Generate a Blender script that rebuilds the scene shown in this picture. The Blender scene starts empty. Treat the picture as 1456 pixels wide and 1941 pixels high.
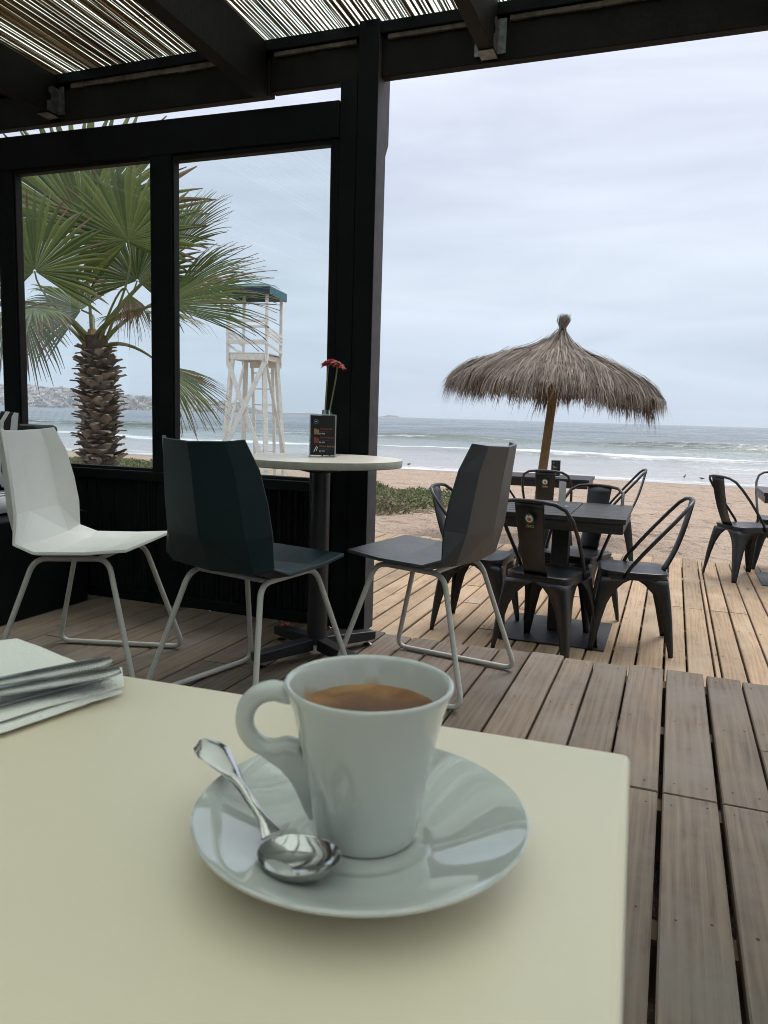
import bpy, math, random
from mathutils import Vector, Matrix, noise
R = math.radians
rnd = random.Random(7)
scene = bpy.context.scene
COL = scene.collection
AZ = R(20.5)                       # the shore, the deck and the cafe wall share this bearing
CA, SA = math.cos(AZ), math.sin(AZ)
LOW = -0.36                        # lower deck level
SEA = -2.0

def S(u, v, z=0.0):                # shore frame (along shore, seaward) -> world
    return Vector((u*CA + v*SA, -u*SA + v*CA, z))

# ------------------------------------------------------------------ mesh builder
class MB:
    def __init__(s, M=None):
        s.v, s.f, s.m, s.M, s.mi = [], [], [], M or Matrix(), 0
    def pt(s, p):
        s.v.append(tuple(s.M @ Vector(p))); return len(s.v)-1
    def face(s, idx, mi=None):
        s.f.append(tuple(idx)); s.m.append(s.mi if mi is None else mi)
    def poly(s, pts, mi=None):
        s.face([s.pt(p) for p in pts], mi)
    def hexa(s, b, t):             # bottom 4 (ccw from above) and top 4
        i = [s.pt(p) for p in b] + [s.pt(p) for p in t]
        for q in ((3,2,1,0),(4,5,6,7),(0,1,5,4),(1,2,6,5),(2,3,7,6),(3,0,4,7)):
            s.face([i[k] for k in q])
    def box(s, x0, x1, y0, y1, z0, z1):
        s.hexa([(x0,y0,z0),(x1,y0,z0),(x1,y1,z0),(x0,y1,z0)], [(x0,y0,z1),(x1,y0,z1),(x1,y1,z1),(x0,y1,z1)])
    def bar(s, p0, p1, w, h, up=(0,0,1), w1=None, h1=None):   # rectangular bar between two points
        p0, p1 = Vector(p0), Vector(p1); d = (p1-p0).normalized()
        x = d.cross(Vector(up))
        if x.length < 1e-4: x = d.cross(Vector((1,0,0)))
        x.normalize(); y = x.cross(d)
        w1 = w if w1 is None else w1; h1 = h if h1 is None else h1
        q = lambda p, a, b: [p+x*(i*a/2)+y*(j*b/2) for i, j in ((-1,-1),(1,-1),(1,1),(-1,1))]
        a, b = [s.pt(p) for p in q(p0, w, h)], [s.pt(p) for p in q(p1, w1, h1)]
        s.face(a[::-1]); s.face(b)
        for k in range(4): s.face((a[k], a[(k+1)%4], b[(k+1)%4], b[k]))
    def tube(s, path, r, n=8, closed=False, cap=True, flat=1.0, up=None):
        path = [Vector(p) for p in path]; L = len(path)
        rr = r if isinstance(r, (list, tuple)) else [r]*L
        rings = []; prev = None
        for i, p in enumerate(path):
            a = path[(i-1) % L] if (closed or i > 0) else p
            b = path[(i+1) % L] if (closed or i < L-1) else p
            d = (b-a).normalized()
            if up is not None: x = Vector(up)-d*d.dot(Vector(up))
            elif prev is None:
                x = d.orthogonal()
            else: x = prev-d*d.dot(prev)
            if x.length < 1e-6: x = d.orthogonal()
            x.normalize(); prev = x; y = d.cross(x)
            rings.append([s.pt(p+(x*math.cos(t)+y*math.sin(t)*flat)*rr[i]) for t in (2*math.pi*k/n for k in range(n))])
        for i in range(L if closed else L-1):
            A, B = rings[i], rings[(i+1) % L]
            for k in range(n): s.face((A[k], A[(k+1)%n], B[(k+1)%n], B[k]))
        if cap and not closed: s.face(rings[0][::-1]); s.face(rings[-1])
    def lathe(s, prof, n=48, c=(0,0,0), mis=None):
        rings = []
        for r, z in prof:
            if r < 1e-7: rings.append([s.pt((c[0], c[1], c[2]+z))]*n)
            else: rings.append([s.pt((c[0]+r*math.cos(2*math.pi*k/n), c[1]+r*math.sin(2*math.pi*k/n), c[2]+z)) for k in range(n)])
        for i in range(len(rings)-1):
            A, B = rings[i], rings[i+1]
            for k in range(n):
                q = [A[k], A[(k+1)%n], B[(k+1)%n], B[k]]; o = []
                for t in q:
                    if t not in o: o.append(t)
                if len(o) > 2: s.face(o, mis[i] if mis else None)
    def grid(s, P, mi=None, flip=False):   # P[i][j] points
        I = [[s.pt(p) for p in row] for row in P]
        for i in range(len(P)-1):
            for j in range(len(P[0])-1):
                q = (I[i][j], I[i][j+1], I[i+1][j+1], I[i+1][j])
                s.face(q[::-1] if flip else q, mi)
    def build(s, name, mats, parent=None, smooth=None, bevel=0, seg=2, solid=0, sub=0):
        me = bpy.data.meshes.new(name); me.from_pydata(s.v, [], s.f); me.update()
        mats = mats if isinstance(mats, (list, tuple)) else [mats]
        for m in mats: me.materials.append(m)
        me.polygons.foreach_set('material_index', s.m)
        if smooth is not None:
            me.polygons.foreach_set('use_smooth', [True]*len(me.polygons))
            if smooth < 179: me.set_sharp_from_angle(angle=R(smooth))
        o = bpy.data.objects.new(name, me); COL.objects.link(o)
        if parent: o.parent = parent
        if solid:
            md = o.modifiers.new('thick', 'SOLIDIFY'); md.thickness = solid; md.offset = 0
        if bevel:
            md = o.modifiers.new('edge', 'BEVEL'); md.width = bevel; md.segments = seg; md.limit_method = 'ANGLE'; md.angle_limit = R(35)
        if sub:
            md = o.modifiers.new('sub', 'SUBSURF'); md.levels = sub; md.render_levels = sub
        return o

def tag(o, label=None, cat=None, group=None, kind=None):
    if label: o['label'] = label
    if cat: o['category'] = cat
    if group: o['group'] = group
    if kind: o['kind'] = kind
    return o
def thing(name, label, cat, loc=(0,0,0), rz=0.0, group=None):
    o = bpy.data.objects.new(name, None); COL.objects.link(o)
    o.location = loc; o.rotation_euler = (0, 0, rz); o.empty_display_size = .1
    return tag(o, label, cat, group)
def copy_tree(o, parent=None):
    c = o.copy(); COL.objects.link(c); c.parent = parent
    for ch in list(o.children): copy_tree(ch, c)
    return c
def bez(p0, p1, p2, p3, n=8):
    p0, p1, p2, p3 = map(Vector, (p0, p1, p2, p3))
    return [p0*(1-t)**3+p1*3*t*(1-t)**2+p2*3*t*t*(1-t)+p3*t**3 for t in (i/n for i in range(n+1))]
def rounded(path, rad, n=5, closed=False):   # polyline with rounded corners
    path = [Vector(p) for p in path]; out = []; L = len(path)
    for i, p in enumerate(path):
        if not closed and i in (0, L-1): out.append(p); continue
        a, b = path[(i-1) % L], path[(i+1) % L]
        r = min(rad, (a-p).length*.45, (b-p).length*.45)
        q0 = p+(a-p).normalized()*r; q1 = p+(b-p).normalized()*r
        for k in range(n+1):
            t = k/n; out.append(q0*(1-t)**2+p*2*t*(1-t)+q1*t*t)
    return out

# ------------------------------------------------------------------ materials
def lin(c): return tuple(c)+(1.0,)
class NT:
    def __init__(s, name):
        s.mat = bpy.data.materials.new(name); s.mat.use_nodes = True
        s.t = s.mat.node_tree; s.n = s.t.nodes; s.n.clear()
        s.out = s.n.new('ShaderNodeOutputMaterial')
        s.co = s.n.new('ShaderNodeTexCoord')
    def new(s, typ, **kw):
        nd = s.n.new(typ)
        for k, v in kw.items(): setattr(nd, k, v)
        return nd
    def link(s, a, b): s.t.links.new(a, b)
    def mapping(s, scale=(1,1,1), rot=(0,0,0), coord='Object'):
        m = s.new('ShaderNodeMapping'); m.inputs['Scale'].default_value = scale; m.inputs['Rotation'].default_value = rot
        s.link(s.co.outputs[coord], m.inputs['Vector']); return m.outputs[0]
    def noise(s, vec, scale, detail=4, rough=.55, dist=0):
        n = s.new('ShaderNodeTexNoise'); n.inputs['Scale'].default_value = scale; n.inputs['Detail'].default_value = detail
        n.inputs['Roughness'].default_value = rough; n.inputs['Distortion'].default_value = dist
        s.link(vec, n.inputs['Vector']); return n.outputs[0]
    def math(s, op, a, b=None, c=None, clamp=False):
        m = s.new('ShaderNodeMath', operation=op, use_clamp=clamp)
        for i, x in enumerate((a, b, c)):
            if x is None: continue
            if isinstance(x, (int, float)): m.inputs[i].default_value = x
            else: s.link(x, m.inputs[i])
        return m.outputs[0]
    def ramp(s, fac, stops, interp='LINEAR'):
        r = s.new('ShaderNodeValToRGB'); r.color_ramp.interpolation = interp
        e = r.color_ramp.elements
        while len(e) < len(stops): e.new(.5)
        for k, (p, c) in enumerate(stops):
            e[k].position = p; e[k].color = lin(c) if not isinstance(c, (int, float)) else (c, c, c, 1)
        s.link(fac, r.inputs[0]); return r.outputs[0]
    def mix(s, fac, a, b, blend='MIX'):
        m = s.new('ShaderNodeMix', data_type='RGBA', blend_type=blend)
        for x, k in ((fac, 0), (a, 6), (b, 7)):
            if isinstance(x, (int, float)): m.inputs[k].default_value = x
            elif isinstance(x, tuple): m.inputs[k].default_value = lin(x)
            else: s.link(x, m.inputs[k])
        return m.outputs[2]
    def bump(s, h, strength=.3, dist=.01, normal=None):
        b = s.new('ShaderNodeBump'); b.inputs['Strength'].default_value = strength; b.inputs['Distance'].default_value = dist
        s.link(h, b.inputs['Height'])
        if normal: s.link(normal, b.inputs['Normal'])
        return b.outputs[0]
    def bsdf(s, col, rough=.5, metal=0, spec=.5, normal=None, coat=0):
        p = s.new('ShaderNodeBsdfPrincipled')
        for x, k in ((col, 'Base Color'), (rough, 'Roughness'), (metal, 'Metallic'), (spec, 'Specular IOR Level'), (coat, 'Coat Weight')):
            if isinstance(x, (int, float)): p.inputs[k].default_value = x
            elif isinstance(x, tuple): p.inputs[k].default_value = lin(x)
            else: s.link(x, p.inputs[k])
        if normal: s.link(normal, p.inputs['Normal'])
        s.link(p.outputs[0], s.out.inputs[0]); return p
def pm(name, col, rough=.5, metal=0, var=.12, vs=6, bump=0, bs=80, stretch=(1,1,1), spec=.5, coat=0, col2=None, rv=.1):
    t = NT(name); vec = t.mapping(stretch)
    n = t.noise(vec, vs, 5)
    c2 = col2 or tuple(x*(1-var) for x in col); c1 = tuple(min(1, x*(1+var)) for x in col) if not col2 else col
    c = t.ramp(n, [(.3, c2), (.7, c1)])
    rr = t.math('ADD', t.math('MULTIPLY', t.noise(vec, vs*3, 3), rv), rough-rv/2)
    nm = t.bump(t.noise(vec, bs, 4), bump, .002) if bump else None
    t.bsdf(c, rr, metal, spec, nm, coat); return t.mat

def wood(name, dark, light, tint_var=.35, rough=.7, along='Y', grain=1.0, weather=None):
    t = NT(name)
    sc = (105*grain, 2.4, 105*grain) if along == 'Y' else (2.4, 105*grain, 105*grain)
    rnd_is = t.new('ShaderNodeNewGeometry').outputs['Random Per Island']
    off = t.new('ShaderNodeCombineXYZ'); t.link(t.math('MULTIPLY', rnd_is, 37.0), off.inputs[0]); t.link(t.math('MULTIPLY', rnd_is, 91.0), off.inputs[1])
    add = t.new('ShaderNodeVectorMath', operation='ADD'); t.link(t.co.outputs['Object'], add.inputs[0]); t.link(off.outputs[0], add.inputs[1])
    m = t.new('ShaderNodeMapping'); m.inputs['Scale'].default_value = sc; t.link(add.outputs[0], m.inputs[0])
    g = t.noise(m.outputs[0], 1.0, 6, .62, .6)
    m2 = t.new('ShaderNodeMapping'); m2.inputs['Scale'].default_value = (5, 1.2, 5) if along == 'Y' else (1.2, 5, 5); t.link(add.outputs[0], m2.inputs[0])
    blot = t.noise(m2.outputs[0], 1.3, 4, .6, .8)
    wv = t.new('ShaderNodeTexWave'); wv.inputs['Scale'].default_value = 3.2; wv.inputs['Distortion'].default_value = 9; wv.inputs['Detail'].default_value = 3; wv.inputs['Detail Scale'].default_value = 1.2
    wv.bands_direction = 'X' if along == 'Y' else 'Y'
    m3 = t.new('ShaderNodeMapping'); m3.inputs['Scale'].default_value = (4, .35, 4) if along == 'Y' else (.35, 4, 4); t.link(add.outputs[0], m3.inputs[0]); t.link(m3.outputs[0], wv.inputs[0])
    k = t.math('ADD', t.math('MULTIPLY', g, .55), t.math('MULTIPLY', wv.outputs['Fac'], .10))
    k = t.math('ADD', k, t.math('MULTIPLY', blot, .58))
    c = t.ramp(k, [(.36, dark), (.86, light)])
    if weather:
        w = t.ramp(t.noise(add.outputs[0], 2.6, 5, .65), [(.47, 0.0), (.66, .85)])
        c = t.mix(w, c, weather)
    mk = t.new('ShaderNodeMapping'); mk.inputs['Scale'].default_value = (9, 2.2, 9) if along == 'Y' else (2.2, 9, 9); t.link(add.outputs[0], mk.inputs[0])
    vk = t.new('ShaderNodeTexVoronoi'); vk.inputs['Scale'].default_value = .55; t.link(mk.outputs[0], vk.inputs['Vector'])
    knot = t.math('MULTIPLY', t.math('SUBTRACT', .13, t.math('ADD', vk.outputs['Distance'], t.math('MULTIPLY', g, .06))), 14, clamp=True)
    mc = t.new('ShaderNodeMapping'); mc.inputs['Scale'].default_value = (70, 1.1, 70) if along == 'Y' else (1.1, 70, 70); t.link(add.outputs[0], mc.inputs[0])
    crack = t.math('MULTIPLY', t.math('SUBTRACT', t.noise(mc.outputs[0], 1.0, 2, .4, .3), .70), 10, clamp=True)
    c = t.mix(t.math('MULTIPLY', t.math('MAXIMUM', knot, crack), .65), c, tuple(x*.35 for x in dark))
    dust = t.ramp(t.noise(add.outputs[0], 1.7, 6, .7), [(.56, 0.0), (.80, .38)])
    c = t.mix(dust, c, tuple(min(1, x*1.15) for x in light))
    v = t.math('ADD', t.math('MULTIPLY', rnd_is, tint_var), 1-tint_var/2)
    hsv = t.new('ShaderNodeHueSaturation'); t.link(v, hsv.inputs['Value']); t.link(c, hsv.inputs['Color'])
    h2 = t.math('ADD', g, t.math('MULTIPLY', t.noise(m.outputs[0], 3.0, 3), .4))
    t.bsdf(hsv.outputs[0], t.math('ADD', t.math('MULTIPLY', blot, .25), rough-.12), 0, .22, t.bump(h2, .45, .0018)); return t.mat

M = {}
M['black'] = pm('black_paint', (.0045, .0054, .0062), .55, var=.35, vs=9, bump=.35, bs=60, stretch=(1,1,1), spec=.12)
M['blacklight'] = pm('worn_black_paint', (.012, .0115, .0105), .65, var=.5, vs=14, bump=.4, bs=60, spec=.15)
def paintmat(name, col, rough, spec):
    t = NT(name); vec = t.mapping()
    n = t.noise(vec, 9, 5); f = t.noise(vec, 55, 3, .7); g = t.noise(t.mapping((1, 1, .12)), 40, 3)
    k = t.math('MAXIMUM', t.math('MULTIPLY', t.math('SUBTRACT', f, .70), 14, clamp=True), t.math('MULTIPLY', t.math('SUBTRACT', g, .74), 9, clamp=True))
    c = t.ramp(n, [(.3, tuple(x*.65 for x in col)), (.7, tuple(x*1.35 for x in col))])
    t.bsdf(t.mix(t.math('MULTIPLY', k, .6), c, (.055, .047, .040)), t.math('ADD', t.math('MULTIPLY', n, .2), rough-.1), 0, spec, t.bump(t.math('ADD', t.noise(vec, 60, 4), t.math('MULTIPLY', g, .8)), .4, .002)); return t.mat
M['black'] = paintmat('black_paint_worn', (.0045, .0054, .0062), .55, .12)
M['blacklight'] = paintmat('black_beam_paint', (.012, .0115, .0105), .65, .15)
M['postside'] = pm('black_paint_lit_side', (.055, .052, .056), .6, var=.3, vs=16, bump=.4, bs=60, spec=.35)  # lighter copy of the black paint, side light put into the colour
M['peel'] = pm('bare_wood_strip', (.13, .11, .085), .8, var=.5, vs=25)
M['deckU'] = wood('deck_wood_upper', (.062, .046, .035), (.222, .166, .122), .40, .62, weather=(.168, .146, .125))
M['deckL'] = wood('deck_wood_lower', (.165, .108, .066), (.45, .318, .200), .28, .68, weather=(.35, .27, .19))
M['joist'] = pm('joist_timber', (.17, .118, .075), .9, var=.3)
M['nail'] = pm('rusty_nail', (.014, .011, .010), .7)
M['cream'] = pm('cream_laminate', (.82, .71, .535), .33, var=.015, vs=3, bump=.03, bs=900, spec=.45)
def laminate(name, col):
    t = NT(name); vec = t.mapping()
    a = t.noise(vec, 7, 5, .6, .8); b = t.noise(t.mapping((1, 6, 1), (0, 0, .5)), 60, 4, .65); sp = t.noise(vec, 900, 2)
    c = t.ramp(t.math('ADD', t.math('MULTIPLY', a, .7), t.math('MULTIPLY', b, .3)), [(.3, tuple(x*.965 for x in col)), (.7, col)])
    c = t.mix(t.math('MULTIPLY', t.math('SUBTRACT', sp, .70), 3, clamp=True), c, tuple(x*.82 for x in col))
    rg = t.math('ADD', .24, t.math('MULTIPLY', t.math('ADD', t.math('MULTIPLY', a, .7), t.math('MULTIPLY', b, .3)), .22))
    t.bsdf(c, rg, 0, .45, t.bump(t.noise(vec, 1300, 2), .05, .0004)); return t.mat
M['cream'] = laminate('cream_laminate_top', (.83, .73, .56))
M['creamedge'] = pm('cream_edge_band', (.66, .63, .50), .4, var=.05, vs=20)
M['roundtop'] = pm('pale_laminate', (.66, .62, .54), .35, var=.03, vs=5)
M['roundedge'] = pm('laminate_edge', (.30, .285, .235), .5, var=.12, vs=30)
M['steelblk'] = pm('black_powder_coat', (.012, .013, .015), .38, var=.2, vs=30, bump=.1, bs=300)
M['chrome'] = pm('polished_steel', (.62, .61, .60), .13, 1, var=.04, vs=12, rv=.06)
M['cutlery'] = pm('brushed_cutlery_steel', (.36, .36, .355), .2, 1, var=.12, vs=40, stretch=(1, 1, 1), rv=.1)
M['zinc'] = pm('dull_zinc', (.20, .21, .21), .5, .8, var=.4, vs=40)
M['chairleg'] = pm('grey_tube_paint', (.47, .46, .42), .38, var=.06, vs=12, spec=.5)
M['whiteshell'] = pm('white_shell', (.72, .715, .68), .42, var=.03, vs=9, bump=.05, bs=600)
M['tealshell'] = pm('dark_teal_shell', (.0022, .017, .0215), .46, var=.1, vs=9, bump=.05, bs=600)
M['greyshell'] = pm('dark_grey_shell', (.025, .031, .035), .42, var=.08, vs=9, bump=.05, bs=600)
M['tolix'] = pm('scuffed_black_metal', (.0085, .0095, .0115), .36, .1, var=.5, vs=18, bump=.12, bs=60, spec=.5, rv=.2)
M['tablewood'] = wood('black_stained_slats', (.010, .010, .011), (.038, .036, .036), .3, .36, along='X')
M['plate'] = pm('steel_base_plate', (.022, .023, .025), .5, .3, var=.3, vs=14, bump=.2, bs=120)
M['thatch'] = None
M['pole'] = wood('parasol_pole', (.10, .062, .028), (.30, .20, .10), .1, .75, along='Y')
M['twine'] = pm('faded_straw_band', (.22, .17, .035), .85, var=.3, vs=40)
M['white'] = wood('weathered_white_paint', (.50, .475, .43), (.80, .775, .73), .16, .7, along='Y', grain=.4)
M['tealcloth'] = pm('teal_canvas', (.055, .145, .175), .8, var=.2, vs=4)
M['navy'] = pm('navy_canvas', (.02, .03, .06), .85, var=.2)
M['sheet'] = None
M['menu'] = pm('menu_print_black', (.012, .012, .014), .35, var=.2)
M['red'] = pm('gerbera_red', (.36, .005, .010), .55, var=.25, vs=60)
M['reddark'] = pm('gerbera_eye', (.16, .02, .02), .7)
M['stem'] = pm('flower_stem', (.13, .17, .05), .55, var=.15)
M['inkred'] = pm('ink_red', (.40, .09, .06), .5); M['inkorange'] = pm('ink_orange', (.50, .19, .07), .5)
M['inkwhite'] = pm('ink_white', (.72, .72, .72), .5); M['inkgrey'] = pm('ink_grey', (.12, .12, .13), .5)
M['inkgreen'] = pm('badge_green', (.02, .13, .055), .4); M['inkbadge'] = pm('badge_white', (.55, .57, .54), .4); M['inkgold'] = pm('badge_gold', (.40, .33, .16), .4)
M['beeryellow'] = pm('drink_amber', (.30, .19, .06), .4); M['beerred'] = pm('drink_red', (.22, .05, .035), .4)
M['napkin'] = pm('paper_napkin', (.86, .84, .79), .95, var=.03, vs=30, bump=.5, bs=500, spec=.2)
M['canvasdark'] = pm('black_upholstery', (.012, .012, .015), .85, bump=.2, bs=400)
M['bird'] = pm('dark_feathers', (.05, .05, .055), .8); M['birdwhite'] = pm('pale_feathers', (.5, .5, .5), .8)
M['leaforange'] = pm('orange_petal', (.50, .09, .02), .6)
M['unseenwall'] = pm('dark_boarding', (.035, .032, .030), .7, var=.3, vs=3, bump=.2, bs=30)
M['boot'] = None

# porcelain
def porcelain():
    t = NT('white_porcelain'); n = t.noise(t.mapping(), 30, 2)
    t.bsdf(t.ramp(n, [(.3, (.535, .555, .535)), (.7, (.56, .58, .56))]), .05, 0, .6, None, .6); return t.mat
M['porc'] = porcelain()
def porcelain_inside():            # crema stains left above the coffee line
    t = NT('stained_porcelain')
    sep = t.new('ShaderNodeSeparateXYZ'); t.link(t.co.outputs['Object'], sep.inputs[0])
    z = sep.outputs[2]
    ang = t.math('ARCTAN2', sep.outputs[1], sep.outputs[0])
    cmb = t.new('ShaderNodeCombineXYZ'); t.link(sep.outputs[0], cmb.inputs[0]); t.link(sep.outputs[1], cmb.inputs[1])
    n1 = t.noise(cmb.outputs[0], 62, 2, .45); n2 = t.noise(t.co.outputs['Object'], 210, 4, .6)
    lvl = t.math('ADD', t.math('MULTIPLY', t.math('SUBTRACT', n1, .46), .026), t.math('MULTIPLY', t.math('SUBTRACT', n2, .5), .005))
    k = t.math('SUBTRACT', t.math('ADD', lvl, .0475), z)
    k = t.math('MULTIPLY', k, 190, clamp=True)
    col = t.ramp(n2, [(.3, (.30, .15, .06)), (.7, (.46, .27, .13))])
    t.bsdf(t.mix(t.math('MULTIPLY', k, .74), (.55, .57, .55), col), .14, 0, .5); return t.mat
M['porcin'] = porcelain_inside()
def crema():
    t = NT('espresso_crema'); vec = t.mapping((1,1,1))
    a = t.noise(vec, 24, 3, .5, 1.2); b = t.noise(vec, 700, 2)
    ln = t.new('ShaderNodeVectorMath', operation='LENGTH'); mz = t.mapping((1, 1, 0)); t.link(mz, ln.inputs[0])
    ring = t.math('MULTIPLY', t.math('SUBTRACT', t.math('DIVIDE', ln.outputs['Value'], .0263), .55), .38)
    k = t.math('ADD', t.math('ADD', t.math('MULTIPLY', a, .85), t.math('MULTIPLY', b, .08)), ring)
    t.bsdf(t.ramp(k, [(.30, (.10, .034, .010)), (.45, (.175, .066, .020)), (.56, (.29, .13, .045)), (.72, (.46, .255, .11))]), .28, 0, .5, t.bump(b, .15, .0004)); return t.mat
M['crema'] = crema()
def glassmat(name, tint, rough=0.0):
    t = NT(name)
    tr = t.new('ShaderNodeBsdfTransparent'); tr.inputs[0].default_value = lin(tint)
    gl = t.new('ShaderNodeBsdfGlossy'); gl.inputs['Roughness'].default_value = rough
    fr = t.new('ShaderNodeFresnel'); fr.inputs[0].default_value = 1.5
    n = t.noise(t.mapping(), 3, 3)
    k = t.math('ADD', fr.outputs[0], t.math('MULTIPLY', n, .02))
    mx = t.new('ShaderNodeMixShader'); t.link(k, mx.inputs[0]); t.link(tr.outputs[0], mx.inputs[1]); t.link(gl.outputs[0], mx.inputs[2])
    t.link(mx.outputs[0], t.out.inputs[0]); return t.mat
M['glass'] = glassmat('window_glass', (.90, .955, .955))
M['clear'] = glassmat('clear_glass', (.95, .97, .97), .03)
def sheetmat():
    t = NT('green_polycarbonate')
    n = t.noise(t.mapping((.6, .6, .6)), 2.0, 4)
    c = t.ramp(n, [(.3, (.74, .86, .75)), (.7, (.84, .94, .84))])
    a = t.new('ShaderNodeBsdfTranslucent'); t.link(c, a.inputs[0])
    b = t.new('ShaderNodeBsdfGlossy'); b.inputs['Roughness'].default_value = .3
    d = t.new('ShaderNodeBsdfTransparent'); t.link(c, d.inputs[0])
    m0 = t.new('ShaderNodeMixShader'); m0.inputs[0].default_value = .08; t.link(a.outputs[0], m0.inputs[1]); t.link(d.outputs[0], m0.inputs[2])
    mx = t.new('ShaderNodeMixShader'); mx.inputs[0].default_value = .05; t.link(m0.outputs[0], mx.inputs[1]); t.link(b.outputs[0], mx.inputs[2])
    t.link(mx.outputs[0], t.out.inputs[0]); return t.mat
M['sheet'] = sheetmat()
def islandmat(name, stops, rough=.8, trans=0.0, along=None, spec=.25, mixn=.3):
    t = NT(name); r = t.new('ShaderNodeNewGeometry').outputs['Random Per Island']
    n = t.noise(t.mapping(along or (1,1,1)), 14, 4)
    k = t.math('ADD', t.math('MULTIPLY', r, 1-mixn), t.math('MULTIPLY', n, mixn))
    c = t.ramp(k, stops)
    p = t.bsdf(c, rough, 0, spec)
    if trans:
        a = t.new('ShaderNodeBsdfTranslucent'); t.link(c, a.inputs[0])
        mx = t.new('ShaderNodeMixShader'); mx.inputs[0].default_value = trans
        t.link(p.outputs[0], mx.inputs[1]); t.link(a.outputs[0], mx.inputs[2]); t.link(mx.outputs[0], t.out.inputs[0])
    return t.mat
M['reed'] = islandmat('dry_reed', [(.15, (.11, .058, .026)), (.5, (.23, .135, .065)), (.85, (.42, .31, .18))], .6, .3)
M['thatch'] = islandmat('weathered_thatch', [(.18, (.075, .058, .045)), (.42, (.175, .140, .112)), (.62, (.25, .206, .170)), (.85, (.38, .325, .27))], .85, .1, along=(.3, .3, .3), mixn=.5)
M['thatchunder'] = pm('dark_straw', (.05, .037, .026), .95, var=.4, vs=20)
M['boot'] = islandmat('palm_boots', [(.1, (.085, .068, .054)), (.5, (.20, .168, .138)), (.9, (.37, .32, .27))], .9)
M['trunk'] = pm('palm_trunk_bark', (.06, .045, .033), .95, var=.5, vs=16, bump=.6, bs=30)
M['frond'] = islandmat('fan_palm_green', [(.1, (.044, .068, .012)), (.5, (.085, .118, .022)), (.9, (.155, .18, .040))], .45, .22, spec=.4)
M['frondtip'] = islandmat('fan_palm_dry_tip', [(.1, (.075, .042, .026)), (.5, (.145, .088, .052)), (.9, (.25, .18, .115))], .8, .15)
M['petiole'] = pm('palm_petiole', (.125, .14, .042), .5, var=.3, vs=8)
M['sheath'] = pm('palm_sheath', (.20, .105, .04), .8, var=.4, vs=20)
M['cover'] = islandmat('coastal_ground_cover', [(.1, (.045, .075, .026)), (.45, (.12, .15, .06)), (.75, (.21, .225, .11)), (.95, (.31, .28, .18))], .75, .15)
M['coverdry'] = islandmat('dry_runners', [(.1, (.10, .08, .055)), (.6, (.20, .165, .12)), (.95, (.30, .26, .19))], .85, .1)

def sandmat():
    t = NT('beach_sand'); vec = t.mapping()
    a = t.noise(vec, .8, 6, .62); b = t.noise(vec, 60, 4); c0 = t.noise(vec, 5, 5, .6)
    col = t.ramp(a, [(.3, (.36, .272, .206)), (.7, (.455, .355, .28))])
    col = t.mix(t.math('MULTIPLY', t.ramp(b, [(.55, 0.0), (.8, 1.0)]), .3), col, (.25, .19, .14))
    sep = t.new('ShaderNodeSeparateXYZ'); t.link(t.co.outputs['Object'], sep.inputs[0])
    v = t.math('ADD', sep.outputs[1], t.math('MULTIPLY', t.math('SUBTRACT', t.noise(t.mapping((.12, .5, 1)), 1, 3), .5), 5))
    wet = t.math('DIVIDE', t.math('SUBTRACT', v, 37.0), 3.0, clamp=True)
    col = t.mix(wet, col, (.25, .195, .16))
    h = t.math('ADD', t.math('MULTIPLY', c0, .6), t.math('MULTIPLY', t.noise(vec, 11, 4, .6), .5))
    h = t.math('ADD', h, t.math('MULTIPLY', b, .05))
    vo = t.new('ShaderNodeTexVoronoi'); vo.inputs['Scale'].default_value = 1.0; vo.inputs['Randomness'].default_value = 1.0
    t.link(t.mapping((1.7, 2.6, 1)), vo.inputs['Vector'])
    dim = t.math('SUBTRACT', 1.0, t.math('DIVIDE', vo.outputs['Distance'], .42), clamp=True)
    vo2 = t.new('ShaderNodeTexVoronoi'); vo2.inputs['Scale'].default_value = 1.0; t.link(t.mapping((3.6, 4.6, 1), (0, 0, .6)), vo2.inputs['Vector'])
    dim2 = t.math('SUBTRACT', 1.0, t.math('DIVIDE', vo2.outputs['Distance'], .38), clamp=True)
    h = t.math('SUBTRACT', h, t.math('ADD', t.math('MULTIPLY', dim, .75), t.math('MULTIPLY', dim2, .40)))
    rough = t.math('SUBTRACT', .95, t.math('MULTIPLY', wet, .62))
    t.bsdf(col, rough, 0, .3, t.bump(h, 1.0, .20)); return t.mat
M['sand'] = sandmat()
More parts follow.
